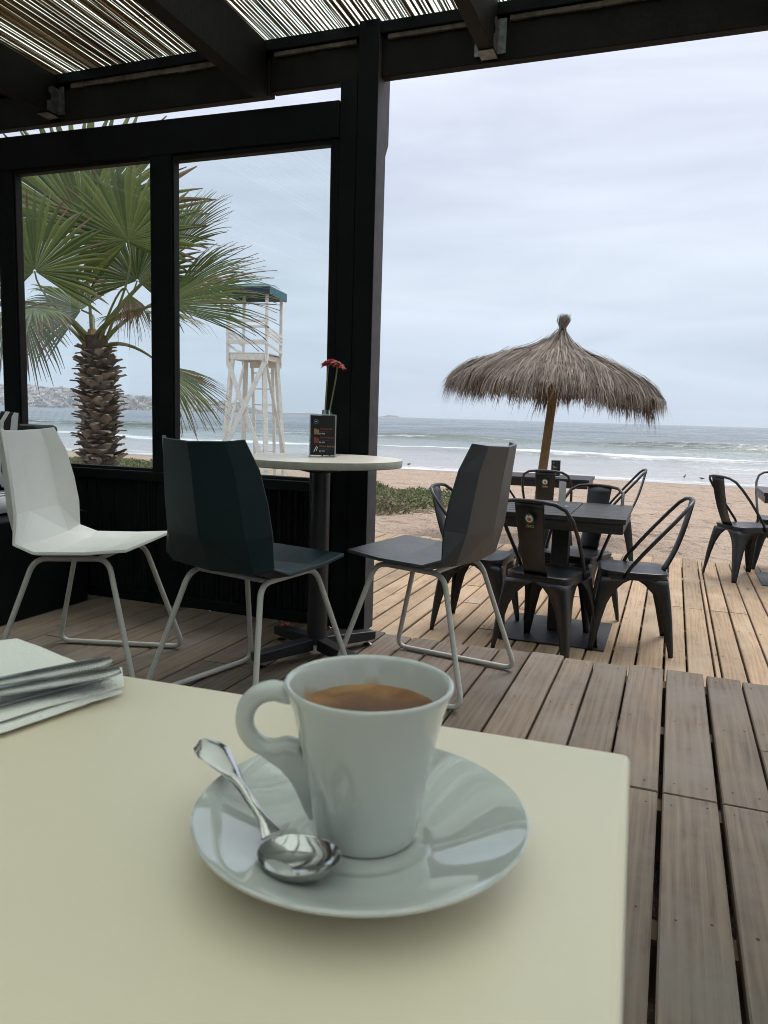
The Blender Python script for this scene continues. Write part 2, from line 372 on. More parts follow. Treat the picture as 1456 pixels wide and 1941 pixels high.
def seamat():
    t = NT('sea_water')
    sep = t.new('ShaderNodeSeparateXYZ'); t.link(t.co.outputs['Object'], sep.inputs[0])
    u, v = sep.outputs[0], sep.outputs[1]
    wob = t.noise(t.mapping((.03, .03, 1)), 1, 4, .5)
    vw = t.math('ADD', v, t.math('MULTIPLY', t.math('SUBTRACT', wob, .5), 9))
    k = t.math('DIVIDE', vw, 150, clamp=True)
    dens = t.ramp(k, [(.262, .58), (.30, .40), (.335, .16), (.41, .12), (.425, .18), (.438, .58), (.450, .46), (.475, .34), (.50, .24), (.545, .38), (.59, .26), (.63, .14), (.655, .12), (.668, .46), (.676, .30), (.70, .05), (1, .0)])
    f1 = t.noise(t.mapping((.22, .75, 1)), 1, 8, .68, .4); f2 = t.noise(t.mapping((.05, .35, 1)), 1, 4, .6)
    nn = t.math('ADD', t.math('MULTIPLY', f1, .65), t.math('MULTIPLY', f2, .35))
    foam = t.math('ADD', t.math('MULTIPLY', t.math('SUBTRACT', t.math('ADD', dens, nn), 1.0), 5), .35, clamp=True)
    base = t.ramp(k, [(.27, (.30, .285, .275)), (.40, (.26, .265, .27)), (.44, (.20, .225, .22)), (.60, (.13, .165, .155)), (.655, (.11, .14, .125)), (.675, (.075, .10, .085)), (.70, (.09, .125, .118)), (.80, (.06, .088, .095)), (1, (.042, .064, .078))])  # dark green stops at the outer breaker carry its front face's shade
    far = t.math('DIVIDE', v, 1200, clamp=True)
    h1 = t.noise(t.mapping((.10, .42, 1)), 1, 5, .6, .3); h2 = t.noise(t.mapping((.75, 2.2, 1)), 1, 4, .6); h3 = t.noise(t.mapping((.012, .05, 1)), 1, 4, .55)
    h = t.math('ADD', t.math('MULTIPLY', h1, 1.0), t.math('MULTIPLY', h2, .22))
    h = t.math('ADD', h, t.math('MULTIPLY', h3, 3.0))
    nm = t.bump(h, .9, .75)
    p = t.bsdf(t.mix(foam, base, (.70, .72, .73)), t.math('ADD', t.math('MULTIPLY', foam, .5), t.ramp(t.noise(t.mapping((.045, .016, 1)), 1, 6, .65), [(.35, .05), (.65, .34)])), 0, .5, nm)
    return t.mat
M['sea'] = seamat()
def hillmat():
    t = NT('dry_hillside'); vec = t.mapping((.01, .01, .02))
    a = t.noise(vec, 1.5, 6, .65); b = t.noise(vec, 9, 5, .7)
    k = t.math('ADD', t.math('MULTIPLY', a, .5), t.math('MULTIPLY', b, .5))
    t.bsdf(t.ramp(k, [(.35, (.10, .085, .075)), (.5, (.18, .145, .125)), (.65, (.27, .22, .19))]), .95, 0, .1); return t.mat
M['hill'] = hillmat()
HOUSEC = [(.80,.79,.77),(.52,.42,.34),(.34,.20,.15),(.50,.53,.58),(.20,.24,.31),(.66,.58,.46)]
M['house'] = [pm('house_render_%s' % n, c, .85, var=.15, vs=.2) for n, c in zip(('white','tan','brick','grey','slate','sand'), HOUSEC)]
M['houseroof'] = pm('house_roof', (.16, .13, .12), .9, var=.3, vs=.2)
def stripemat():
    t = NT('striped_canvas')
    sep = t.new('ShaderNodeSeparateXYZ'); t.link(t.co.outputs['Object'], sep.inputs[0])
    k = t.math('FRACT', t.math('MULTIPLY', sep.outputs[0], 20.0)); k = t.math('GREATER_THAN', k, .5)
    t.bsdf(t.mix(k, (.62, .61, .64), (.030, .024, .026)), .9, 0, .2, t.bump(t.noise(t.mapping(), 500, 2), .2, .001)); return t.mat
M['stripe'] = stripemat()
M['bulb'] = M['clear']

# ------------------------------------------------------------------ setting
def build_decks():
    up = MB(); nails = 0
    gaps = [-.465, -.335, -.221, -.099, .030, .166, .286]
    g = list(gaps)
    while g[0] > -5.6: g.insert(0, g[0]-.124-rnd.uniform(-.006, .006))
    while g[-1] < 4.2: g.append(g[-1]+.125+rnd.uniform(-.006, .006))
    for a, b in zip(g[:-1], g[1:]):
        gw = rnd.uniform(.0028, .0048)
        end = 2.935+rnd.uniform(-.02, .014)
        if -.55 < a < .4:
            gw = .0036
        # joints along the board
        if -.11 < a < .25: js = [1.924]
        elif -.6 < a <= -.11: js = []
        else: js = [rnd.choice([.3, 1.3, 1.924, 2.3, -.5])]
        cuts = [-2.6]+js+[end]
        for k, (v0, v1) in enumerate(zip(cuts[:-1], cuts[1:])):
            x0, x1 = a+(.0058 if a in (.030, .166) else gw), b-(.0058 if b in (.030, .166) else gw); y0, y1 = v0+.0018, v1-.0018; c = .0035; dz = rnd.uniform(-.0012, .0012)
            up.mi = 0
            i = [up.pt(p) for p in [(x0,y0,-.032),(x1,y0,-.032),(x1,y1,-.032),(x0,y1,-.032),(x0,y0,-c+dz),(x1,y0,-c+dz),(x1,y1,-c+dz),(x0,y1,-c+dz),
                 (x0+c,y0+c*.4,dz),(x1-c,y0+c*.4,dz),(x1-c,y1-c,dz),(x0+c,y1-c,dz)]]
            for q in ((3,2,1,0),(0,1,5,4),(1,2,6,5),(2,3,7,6),(3,0,4,7),(4,5,9,8),(5,6,10,9),(6,7,11,10),(7,4,8,11),(8,9,10,11)): up.face([i[t] for t in q])
            up.mi = 2
            for jv in (2.86, 2.42, 1.98, 1.87, 1.42, .95, .48, 0):
                if not (y0+.02 < jv < y1-.02): continue
                for q in (.22, .78):
                    xx = x0+(x1-x0)*q+rnd.uniform(-.008, .008); yy = jv+rnd.uniform(-.012, .012); r = rnd.uniform(.0022, .0040)
                    up.poly([(xx+r*math.cos(t), yy+r*math.sin(t), dz+.0008) for t in (k*math.pi/4 for k in range(8))])
    up.mi = 1
    for jv in (2.86, 2.42, 1.924, 1.42, .95, .48, 0, -.5, -1, -1.5, -2): up.box(-5.6, 4.2, jv-.03, jv+.03, -.16, -.034)
    up.box(-5.6, 4.2, 2.875, 2.915, -.34, -.036)     # front fascia, set back under the board ends
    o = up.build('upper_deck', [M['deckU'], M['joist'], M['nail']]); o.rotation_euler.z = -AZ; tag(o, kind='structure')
    lo = MB()
    g = [-1.418, -1.29, -1.162, -1.035, -.905, -.775, -.645, -.512, -.378, -.236, -.108, .034, .149, .283, .315, .438, .558]
    while g[0] > -5.5: g.insert(0, g[0]-.13-rnd.uniform(-.006, .006))
    while g[-1] < 9: g.append(g[-1]+.125+rnd.uniform(-.006, .006))
    for a, b in zip(g[:-1], g[1:]):
        gw = rnd.uniform(.004, .0075)
        if b-a < .05: gw = .005
        js = [rnd.choice([3.8, 4.45, 5.05, 5.6, 6.4]), ]
        if 0 < a < .6: js = [5.62]
        end = 7.72+rnd.uniform(-.05, .06)
        cuts = [2.5]+js+[end]
        for v0, v1 in zip(cuts[:-1], cuts[1:]):
            x0, x1 = a+gw, b-gw; y0, y1 = v0+.002, v1-.002; c = .004; dz = LOW+rnd.uniform(-.0025, .0025); lo.mi = 0
            i = [lo.pt(p) for p in [(x0,y0,dz-.032),(x1,y0,dz-.032),(x1,y1,dz-.032),(x0,y1,dz-.032),(x0,y0,-c+dz),(x1,y0,-c+dz),(x1,y1,-c+dz),(x0,y1,-c+dz),
                 (x0+c,y0+c*.4,dz),(x1-c,y0+c*.4,dz),(x1-c,y1-c,dz),(x0+c,y1-c,dz)]]
            for q in ((3,2,1,0),(0,1,5,4),(1,2,6,5),(2,3,7,6),(3,0,4,7),(4,5,9,8),(5,6,10,9),(6,7,11,10),(7,4,8,11),(8,9,10,11)): lo.face([i[t] for t in q])
            lo.mi = 2
            for jv in (3.3, 3.9, 4.5, 5.1, 5.58, 5.66, 6.2, 6.8, 7.4):
                if not (y0+.02 < jv < y1-.02): continue
                for q in (.2, .8):
                    xx = x0+(x1-x0)*q+rnd.uniform(-.008, .008); yy = jv+rnd.uniform(-.02, .02); r = rnd.uniform(.0035, .006)
                    lo.poly([(xx+r*math.cos(t), yy+r*math.sin(t), dz+.0009) for t in (k*math.pi/4 for k in range(8))])
    lo.mi = 1
    for jv in (3.3, 3.9, 4.5, 5.1, 5.62, 6.2, 6.8, 7.4): lo.box(-5.5, 9, jv-.03, jv+.03, LOW-.12, LOW-.034)
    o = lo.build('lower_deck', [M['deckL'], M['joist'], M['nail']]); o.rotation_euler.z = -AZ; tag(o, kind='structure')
build_decks()

def sand_z(u, v):
    z = -.56 if v < 8 else -.56-(v-8)*(1.44/33.0)
    if v > 41: z = SEA-(v-41)*.045
    return z
def build_beach():
    us = [-900, -500, -300, -200, -140, -100, -75, -60, -50, -42, -36]+[-30+.17*i for i in range(int(48/.17))]+[18.5, 20, 23, 28, 35, 45, 60, 80, 120, 200, 400, 900]
    vs = [-80, -40, -20, -8, 0, 4, 6]+[6.6+.10*i for i in range(100)]+[16.7+.25*i for i in range(110)]+[45, 50, 60, 80, 110]
    P = []
    for v in vs:
        row = []
        for u in us:
            z = sand_z(u, v)
            if 6.2 < v < 40 and -31 < u < 19:
                k = min(1, (40-v)/6)
                z += k*(.07*(noise.noise(Vector((u*.5, v*.5, 1)))) + .075*noise.noise(Vector((u*2.1, v*2.6, 4))) - .13*max(0, noise.noise(Vector((u*3.4, v*4.2, 9)))-.06))
                if v < 8.6: z = min(z, LOW-.09+max(0, (v-7.7))*.02+.02*noise.noise(Vector((u*2, v*2, 2))))
            row.append((u, v, z))
        P.append(row)
    b = MB(); b.grid(P)
    o = b.build('beach_sand', M['sand'], smooth=180); o.rotation_euler.z = -AZ; tag(o, kind='structure')
build_beach()

def build_sea():
    us = [-9000, -4000, -2000, -1000, -600, -400, -300, -240, -190, -150]+[-120+1.1*i for i in range(165)]+[75, 100, 130, 180, 250, 350, 600, 1000, 2000, 4000, 9000]
    vs = [40.0+.5*i for i in range(150)]+[115+1.4*i for i in range(110)]+[275, 290, 310, 340, 380, 430, 500, 600, 800, 1100, 1600, 2400, 3600, 5500, 9000]
    P = []
    for v in vs:
        row = []
        for u in us:
            z = SEA
            if -125 < u < 65 and v < 280:
                fade = min(1, (v-44)/14) if v > 44 else 0
                off = 5*noise.noise(Vector((u*.035, 0, 3)))
                for c, h, w, sd in ((66.5, .34, 1.6, 1), (101.5, .85, 2.0, 2), (138, .30, 5, 3), (182, .32, 6, 4), (235, .3, 7, 5)):
                    d = v+off*(.6 if sd == 1 else 1)-c
                    am = h*max(.15, .75+.9*noise.noise(Vector((u*.045, sd*7.7, 0))))
                    z += am*math.exp(-(d/(w if d < 0 else w*1.9))**2)
                z += fade*(.10*noise.noise(Vector((u*.16, v*.42, 0)))+.07*noise.noise(Vector((u*.45, v*1.0, 5))))
            row.append((u, v, z))
        P.append(row)
    b = MB(); b.grid(P)
    o = b.build('sea', M['sea'], smooth=180); o.rotation_euler.z = -AZ; tag(o, kind='structure')
build_sea()

# ---- far coast: hills, houses and islets
def lerp(tab, x):
    if x <= tab[0][0]: return tab[0][1]
    for (a, p), (b, q) in zip(tab[:-1], tab[1:]):
        if x <= b: return p+(q-p)*(x-a)/(b-a)
    return tab[-1][1]
RIDGE = [(-1.2, 120), (-.62, 100), (-.50, 86), (-.465, 85), (-.41, 73), (-.36, 60), (-.305, 54), (-.265, 52), (-.225, 47), (-.196, 37), (-.178, 22), (-.165, 12), (-.152, 5), (-.135, 2.5), (-.12, -6)]
def hill_z(s, t):                  # s = x/y bearing slope, t = metres behind the shore
    r = lerp(RIDGE, s)
    k = max(0, min(1, t/620.0)); k = k*k*(3-2*k)*.75+k*.25
    z = SEA-1.5+(r+3.5)*k
    z += k*(9*noise.noise(Vector((s*38, t*.004, 0)))+5*noise.noise(Vector((s*90, t*.01, 3))))*min(1, r/40 if r > 0 else 0)
    return z
def hill_p(s, t):
    D = 2450+t+40*noise.noise(Vector((s*30, 0, 0)))
    return Vector((s*D, D, hill_z(s, t)))
def build_hills():
    P = []
    for t in [-60, 0, 25, 50, 90, 140, 190, 240, 300, 360, 420, 480, 540, 620, 760, 1000]:
        P.append([hill_p(-1.2+1.09*i/190, t)+Vector((0, 0, -2 if t < 0 else 0)) for i in range(191)])
    b = MB(); b.grid(P)
    tag(b.build('hills', M['hill'], smooth=180), kind='structure')
    for nm, s, D, w, h in (('island', .004, 5200, 95, 16), ('island', -.105, 4300, 420, 11)):
        b = MB(); rows = []
        for j in range(7):
            q = j/6; rows.append([(w*math.cos(a)*(1-q*.95)*(.8+.3*noise.noise(Vector((math.cos(a)*2, math.sin(a)*2, q*2+D)))), .5*w*math.sin(a)*(1-q*.95),
               -2+(h+2)*math.sin(q*math.pi/2)*(.7+.6*noise.noise(Vector((math.cos(a)*1.5, q*3, D))))) for a in (2*math.pi*k/24 for k in range(25))])
        b.grid(rows)
        o = b.build(nm, M['hill'], smooth=180); o.location = (s*D, D, SEA); tag(o, kind='structure')
    rr = random.Random(3)
    protos = []
    for k in range(6):
        b = MB(); w, d, h = rr.uniform(8, 14), rr.uniform(8, 12), rr.uniform(5, 9)
        b.box(-w/2, w/2, -d/2, d/2, -4, h); b.mi = 1; b.box(-w/2-.4, w/2+.4, -d/2-.4, d/2+.4, h+.01, h+.5)
        b.mi = 2
        for q in range(3): b.box(-w/2+w*(q+.25)/3, -w/2+w*(q+.65)/3, -d/2-.1, -d/2+.1, h*.35, h*.75)
        protos.append((b, k))
    first = {}
    for i in range(280):
        s = rr.uniform(-.475, -.30) if rr.random() < .85 else rr.uniform(-.30, -.20)
        t = rr.uniform(15, 560)*rr.random()**.35
        p = hill_p(s, t); k = rr.randrange(6)
        if k not in first:
            o = protos[k][0].build('hillside_house', [M['house'][k], M['houseroof'], M['navy']]); first[k] = o
        else:
            o = first[k].copy(); COL.objects.link(o)
        o.location = p; o.rotation_euler = (0, 0, rr.uniform(-.5, .5)+.35)
        tag(o, 'tiny house among many on the hillside across the bay', 'house', 'houses on the far hillside')
    b = MB()
    for i in range(1500):
        s = rr.uniform(-.62, -.17); t = rr.uniform(10, 600)*rr.random()**.3
        p = hill_p(s, t); w, h = rr.uniform(3, 6), rr.uniform(3.5, 7); b.mi = rr.randrange(6)
        if p.z < 0: continue
        b.box(p.x-w, p.x+w, p.y-4, p.y+4, p.z-4, p.z+h)
    tag(b.build('far_houses', M['house']), 'mass of small pale houses covering the hills across the bay', 'houses', kind='stuff')
build_hills()

# ------------------------------------------------------------------ pergola
def build_pergola():
    u0, v0 = -1.2, 2.95
    T = thing('pergola', 'black timber pergola roofed with dry reeds over the upper deck', 'pergola', S(u0, v0), -AZ)
    X = Matrix.Translation((-u0, -v0, 0))
    sl = lambda v: (2.9-v)*.0175
    p = MB(X); p.box(-1.2435, -1.158, 2.898, 2.999, 0, 2.405)
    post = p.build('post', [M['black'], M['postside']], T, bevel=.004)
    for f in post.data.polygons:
        if f.normal.x > .9: f.material_index = 1  # right face takes the lit copy of the paint
    p = MB(X); p.hexa([(-1.2425,2.9995,1.985),(-1.1592,2.9995,1.985),(-1.1592,3.0,1.985),(-1.2425,3.0,1.985)], [(-1.2425,2.9995,1.99)]*4) if False else None
    p = MB(X)                        # thicker upper cleat behind the post head, chamfered below
    p.hexa([(-1.241,2.997,1.925),(-1.1615,2.997,1.925),(-1.1615,2.9985,1.925),(-1.241,2.9985,1.925)], [(-1.241,2.997,1.985),(-1.1615,2.997,1.985),(-1.1615,3.034,1.985),(-1.241,3.034,1.985)])
    p.box(-1.241, -1.1615, 2.997, 3.034, 1.985, 2.39)
    p.build('post_cleat', M['postside'], post)
    p = MB(X); p.box(-1.318, -1.246, 2.902, 2.975, 0, 2.20); p.build('post', M['black'], T, bevel=.003)
    # front beam: two lengths meeting beside a rafter, the left one hangs lower
    p = MB(X); p.hexa([(-5.6,2.925,2.212),(-1.645,2.925,2.190),(-1.645,2.972,2.190),(-5.6,2.972,2.212)], [(-5.6,2.925,2.345),(-1.645,2.925,2.333),(-1.645,2.972,2.333),(-5.6,2.972,2.345)])
    p.build('beam', M['blacklight'], T, bevel=.004)
    p = MB(X); p.box(-1.643, 4.2, 2.928, 2.975, 2.203, 2.345); p.build('beam', M['blacklight'], T, bevel=.004)
    p = MB(X); p.box(-5.6, 4.2, 2.905, 2.95, 2.352, 2.396); p.build('ledger', M['black'], T, bevel=.003)
    for a, b, z0, z1 in ((-2.66, -1.80, 2.330, 2.345), (-1.62, -1.26, 2.333, 2.342), (-1.13, -.80, 2.334, 2.344), (-.66, .3, 2.333, 2.343)):
        n = 12; p = MB(X)
        for k in range(n):
            q0, q1 = a+(b-a)*k/n, a+(b-a)*(k+1)/n; w = .004*noise.noise(Vector((q0*6, 0, 0)))
            p.box(q0, q1-.0004, 2.914+w, 2.927, z0+w, z1+.006+w*.5)
        p.build('packing_strip', M['peel'], T)
    p = MB(X); p.box(-5.6, 4.2, 2.9405, 2.962, 2.325, 2.372); p.build('filler_board', M['black'], T)
    for k, u in enumerate((-4.82, -3.79, -2.76, -1.685, -.73, .26, 1.27, 2.28, 3.29)):
        p = MB(X); w = .026 if u != -1.685 else .031
        b0 = 2.213 if u != -1.685 else 2.187
        p.hexa([(u-w,-2.4,b0+sl(-2.4)),(u+w,-2.4,b0+sl(-2.4)),(u+w,2.922,b0),(u-w,2.922,b0)], [(u-w,-2.4,2.393+sl(-2.4)),(u+w,-2.4,2.393+sl(-2.4)),(u+w,2.904,2.393),(u-w,2.904,2.393)])
        r = p.build('rafter', M['blacklight'], T, bevel=.004)
        h = MB(X)
        for sg in (-1, 1):
            x = u+sg*(w+.0025)
            pts = [(2.845, 2.222), (2.845, 2.262), (2.872, 2.275), (2.872, 2.295), (2.858, 2.305), (2.858, 2.322), (2.88, 2.335), (2.921, 2.335), (2.921, 2.222)]
            h.face([h.pt((x+.0012, a, b)) for a, b in pts]); h.face([h.pt((x-.0012, a, b)) for a, b in pts][::-1])
            h.box(min(x, x+sg*.03), max(x, x+sg*.03), 2.9195, 2.9235, 2.225, 2.345)
        h.box(u-w-.004, u+w+.004, 2.845, 2.921, b0-.0035, b0-.001)
        if u != -1.685: h.build('joist_hanger', M['zinc'], r)
    rr = random.Random(11)
    p = MB(X); u = -5.6
    while u < 4.2:
        u += rr.choice([.0055, .0062, .0068, .0075, .0085, .0098, .0125])*(.90 if u < -1.7 else 1.30)
        r = rr.uniform(.0023, .0040); ph = rr.uniform(0, 99); drift = rr.uniform(-.05, .05)
        z = 2.4045+rr.choice([0, 0, .004])
        pts = []
        n = 7
        for k in range(n):
            v = 2.936-(5.3*k/(n-1))
            pts.append((u+drift*(k/(n-1))+.012*noise.noise(Vector((k*.9, ph, 0))), v+(rr.uniform(-.012, .0) if k == 0 else 0), z+sl(v)+.003*noise.noise(Vector((k*.8, ph, 5)))))
        p.tube(pts, [r*(1-.35*k/(n-1)) if rr.random() > .01 else r for k in range(n)], n=5, cap=True)
    for v in (2.62, 1.9, 1.1, .3, -.6):
        p.tube([(u, v+.01*noise.noise(Vector((u*3, v, 0))), 2.3985+sl(v)) for u in (-5.6+.2*k for k in range(49))], .0009, n=4)
    p.build('reed_mat', M['reed'], T, smooth=60)
    p = MB(X); P = []
    for v in (3.08, 2, 1, 0, -1, -2.45):
        P.append([(u, v, 2.432+sl(v)+.009*math.sin(u*2*math.pi/.076)) for u in (-5.7+.019*k for k in range(527))])
    p.grid(P); p.build('roof_sheet', M['sheet'], T, smooth=180)
    for u in (-5.2, 1.9, 3.9):       # other posts that carry the roof
        p = MB(X); p.box(u-.045, u+.045, -2.3, -2.2, 0, 2.44); p.build('post', M['black'], T, bevel=.004)
    p = MB(X); p.box(3.86, 3.95, 2.90, 3.0, 0, 2.36); p.build('post', M['black'], T, bevel=.004)
    p = MB(X); p.box(-5.6, 4.2, -2.30, -2.25, 2.20, 2.30); p.build('beam', M['black'], T)
build_pergola()

def build_window_wall():
    u0, v0 = -2.2, 2.93
    T = thing('window_wall', 'black framed glazed windbreak with ribbed panels below on the deck edge', 'window wall', S(u0, v0), -AZ)
    X = Matrix.Translation((-u0, -v0, 0))
    bx = lambda name, a, b, c, d, e, f, m='black', par=T, bv=.003: (lambda p: (p.box(a, b, c, d, e, f), p.build(name, M[m], par, bevel=bv))[1])(MB(X))
    p = MB(X); p.hexa([(-5.5,2.898,2.020),(-1.32,2.898,1.987),(-1.32,2.965,1.987),(-5.5,2.965,2.020)], [(-5.5,2.898,2.185),(-1.32,2.898,2.128),(-1.32,2.965,2.128),(-5.5,2.965,2.185)])
    p.build('top_rail', M['black'], T, bevel=.004)
    bx('sill', -5.5, -1.32, 2.890, 2.968, .575, .618)
    bx('mullion', -2.222, -2.1125, 2.902, 2.960, .6185, 2.02)
    bx('mullion', -3.102, -3.0065, 2.902, 2.960, .6185, 2.02)
    bx('mullion', -4.36, -4.24, 2.902, 2.960, .6185, 2.02)
    bx('jamb', -1.352, -1.3195, 2.906, 2.958, .6185, 1.99)
    for a, b in ((-5.5, -4.36), (-4.24, -3.102), (-3.0065, -2.222), (-2.1125, -1.352)):
        f = MB(X); w = .008
        top = 2.012 if a < -3 else 1.998
        f.box(a+.001, a+w, 2.911, 2.950, .619, top); f.box(b-w, b-.001, 2.911, 2.950, .619, top); f.box(a+w+.0005, b-w-.0005, 2.911, 2.950, .6195, .632); f.box(a+w+.0005, b-w-.0005, 2.911, 2.950, top-.03, top)
        fr = f.build('window_frame', M['blacklight'], T, bevel=.002)
        g = MB(X); g.poly([(a+w, 2.932, .632), (b-w, 2.932, .632), (b-w, 2.932, top-.03), (a+w, 2.932, top-.03)])
        g.build('window_pane', M['glass'], fr)
    p = MB(X); P = [[], []]
    n = 420
    for k in range(n+1):
        u = -5.5+4.18*k/n; ph = (u*38) % 1
        d = .012 if ph < .5 else 0.0
        for j, z in ((0, .0), (1, .572)): P[j].append((u, 2.924-d, z))
    p.grid(P); p.box(-5.5, -1.32, 2.929, 2.962, .0, .572)
    p.build('ribbed_panel', M['black'], T)
    for a in (-4.3, -2.15): bx('stud', a-.05, a+.05, 2.905, 2.9225, .0, .572)
    bx('bottom_plate', -5.5, -1.32, 2.904, 2.928, .001, .05)
build_window_wall()

def build_back_wall():
    u0, v0 = 0, -2.5
    T = thing('unseen_wall', 'unseen dark boarded cafe wall added behind the tables against sky light', 'wall', S(u0, v0), -AZ)
    X = Matrix.Translation((-u0, -v0, 0))
    p = MB(X); p.box(-5.6, -3.6, -2.56, -2.46, 0, 2.5); p.box(-2.3, .2, -2.56, -2.46, 0, 2.5); p.box(1.3, 4.2, -2.56, -2.46, 0, 2.5)  # unseen wall, added to block the sky behind the camera
    p.box(-3.5999, -2.3001, -2.56, -2.46, 0, .9); p.box(-3.5999, -2.3001, -2.56, -2.46, 2.0, 2.5); p.box(.2001, 1.2999, -2.56, -2.46, 2.05, 2.5)
    p.build('wall', M['unseenwall'], T)
    p = MB(X); p.box(-5.72, -5.61, -2.56, -1.2001, 0, 2.6); p.box(-5.72, -5.61, -1.2, -.9, 0, .85); p.box(-5.72, -5.61, -1.2, -.9, 1.85, 2.6); p.box(-5.72, -5.61, -.8999, -.3501, 0, 2.6); p.box(-5.72, -5.61, -.35, 1.0, 0, .75); p.box(-5.72, -5.61, -.35, 1.0, 2.0, 2.6); p.box(-5.72, -5.61, 1.0001, 2.96, 0, 2.6); p.build('side_wall', M['unseenwall'], T)  # unseen side wall darkens the left, openings placed for pane reflections
build_back_wall()

# ------------------------------------------------------------------ foreground table and what is on it
TZ = .743
def build_front_table():
    a = R(18.2)
    corner = Vector((.122, .351))
    ex, ey = Vector((math.cos(a), -math.sin(a))), Vector((math.sin(a), math.cos(a)))
    L = .72; c = corner-ex*L/2-ey*L/2
    T = thing('cafe_table', 'cream square laminate table in the foreground carrying the coffee', 'table', (c.x, c.y, 0), -a)
    def rr(w, r, n=5):
        out = []
        for cx, cy, a0 in ((w-r, w-r, 0), (-w+r, w-r, 90), (-w+r, -w+r, 180), (w-r, -w+r, 270)):
            out += [(cx+r*math.cos(R(a0+90*k/n)), cy+r*math.sin(R(a0+90*k/n))) for k in range(n+1)]
        return out
    p = MB(); lv = [(L/2-.0035, TZ), (L/2-.001, TZ-.0012), (L/2, TZ-.0035), (L/2, TZ-.0245), (L/2-.002, TZ-.027)]
    rings = [[p.pt((x, y, z)) for x, y in rr(w, .0028)] for w, z in lv]
    p.face(rings[0], 0)
    for A, B in zip(rings[:-1], rings[1:]):
        for k in range(len(A)): p.face((A[k], B[k], B[(k+1) % len(A)], A[(k+1) % len(A)]), 1 if A is not rings[0] else 0)
    p.face(rings[-1][::-1], 1)
    p.build('tabletop', [M['cream'], M['creamedge']], T, smooth=50)
    p = MB(); p.tube([(0, 0, .03), (0, 0, TZ-.03)], .035, 20); p.build('column', M['steelblk'], T, smooth=40)
    for k in range(4):
        p = MB(); d = Vector((math.cos(R(45+90*k)), math.sin(R(45+90*k)), 0)); p.bar(d*.03+Vector((0,0,.03)), d*.30+Vector((0,0,.018)), .05, .03); p.build('base_arm', M['steelblk'], T, bevel=.004)
build_front_table()

SC = Vector((-.0051, .2628, TZ))       # saucer centre
def build_cup_saucer():
    o = MB()
    prof = [(0, .0020), (.018, .0020), (.0188, .0), (.0222, .0), (.0232, .0022), (.030, .0036), (.042, .0076), (.0535, .0118), (.0585, .0135), (.0601, .0145), (.0603, .0155), (.0594, .0161), (.0576, .0155), (.052, .0130),
            (.043, .0095), (.034, .0066), (.0275, .0052), (.0250, .0048), (.0238, .0041), (.021, .0039), (0, .0039)]
    o.lathe(prof, 96)
    ob = o.build('saucer', M['porc'], smooth=50); ob.location = SC
    tag(ob, 'white porcelain saucer under the espresso cup on the cream table', 'saucer')
    T = thing('espresso_cup', 'small white porcelain cup of espresso standing on the saucer', 'cup', Vector((-.0035, .2668, TZ+.0042)), 0)
    p = MB()
    prof = [(0, .0016), (.0150, .0016), (.0165, 0), (.0178, .0), (.0188, .0012), (.0196, .005), (.0214, .017), (.0242, .033), (.0274, .0475), (.0297, .0545), (.0305, .0563), (.0307, .0572), (.0304, .0579), (.0297, .0581), (.0288, .0577), (.0282, .0567),
            (.0275, .0535), (.0256, .0465), (.0228, .0355), (.0198, .021), (.016, .010), (.010, .006), (0, .0055)]
    p.lathe(prof, 96, mis=[0]*15+[1]*7)
    p.build('cup_body', [M['porc'], M['porcin']], T, smooth=60)
    # ear handle: an open ring and a web that runs down the wall
    ang = R(182); d = Vector((math.cos(ang), math.sin(ang), 0))
    W = lambda r, z: d*r+Vector((0, 0, z))
    h = MB(); side = Vector((-d.y, d.x, 0)); cx, cz, rad = .0345, .0428, .0103
    arc = [R(-118+238*k/36) for k in range(37)]
    pth = [W(.0248, .0318)]+[W(cx+rad*math.cos(t), cz+rad*1.05*math.sin(t)) for t in arc]+[W(.0286, .0532)]
    h.tube(pth, [.0036]+[.0036+.0005*abs(math.sin(t))*(t > 0) for t in arc]+[.0042], 16, flat=.95, up=side)
    web = [(.0405, .0322), (.0370, .0284), (.0319, .0252), (.0285, .0212), (.0262, .0170), (.0244, .0128), (.0232, .0098), (.0208, .0050), (.0180, .0050), (.0222, .028), (.0245, .0325), (.0300, .0325), (.0345, .0330)]
    for q in range(len(web)): pass
    A1 = [h.pt(W(r, z)-side*.0030*(1 if z > .02 else .75)) for r, z in web]; A2 = [h.pt(W(r, z)+side*.0030*(1 if z > .02 else .75)) for r, z in web]
    h.face(A1); h.face(A2[::-1])
    for q in range(len(web)): h.face((A1[q], A2[q], A2[(q+1) % len(web)], A1[(q+1) % len(web)]))
    hb = h.build('handle', M['porc'], T, smooth=180)
    md = hb.modifiers.new('fuse', 'REMESH'); md.mode = 'VOXEL'; md.voxel_size = .0004; md.use_smooth_shade = True
    sm = hb.modifiers.new('soft', 'SMOOTH'); sm.iterations = 22; sm.factor = .6
    c = MB(); n = 64; rows = []
    for j in range(13):
        q = j/12; rows.append([((.0263*q)*math.cos(a), (.0263*q)*math.sin(a), .0466+(.0007*q**8)+.00015*noise.noise(Vector((q*3*math.cos(a), q*3*math.sin(a), 0)))) for a in (2*math.pi*k/n for k in range(n+1))])
    c.grid(rows); c.build('coffee', M['crema'], T, smooth=180)
build_cup_saucer()

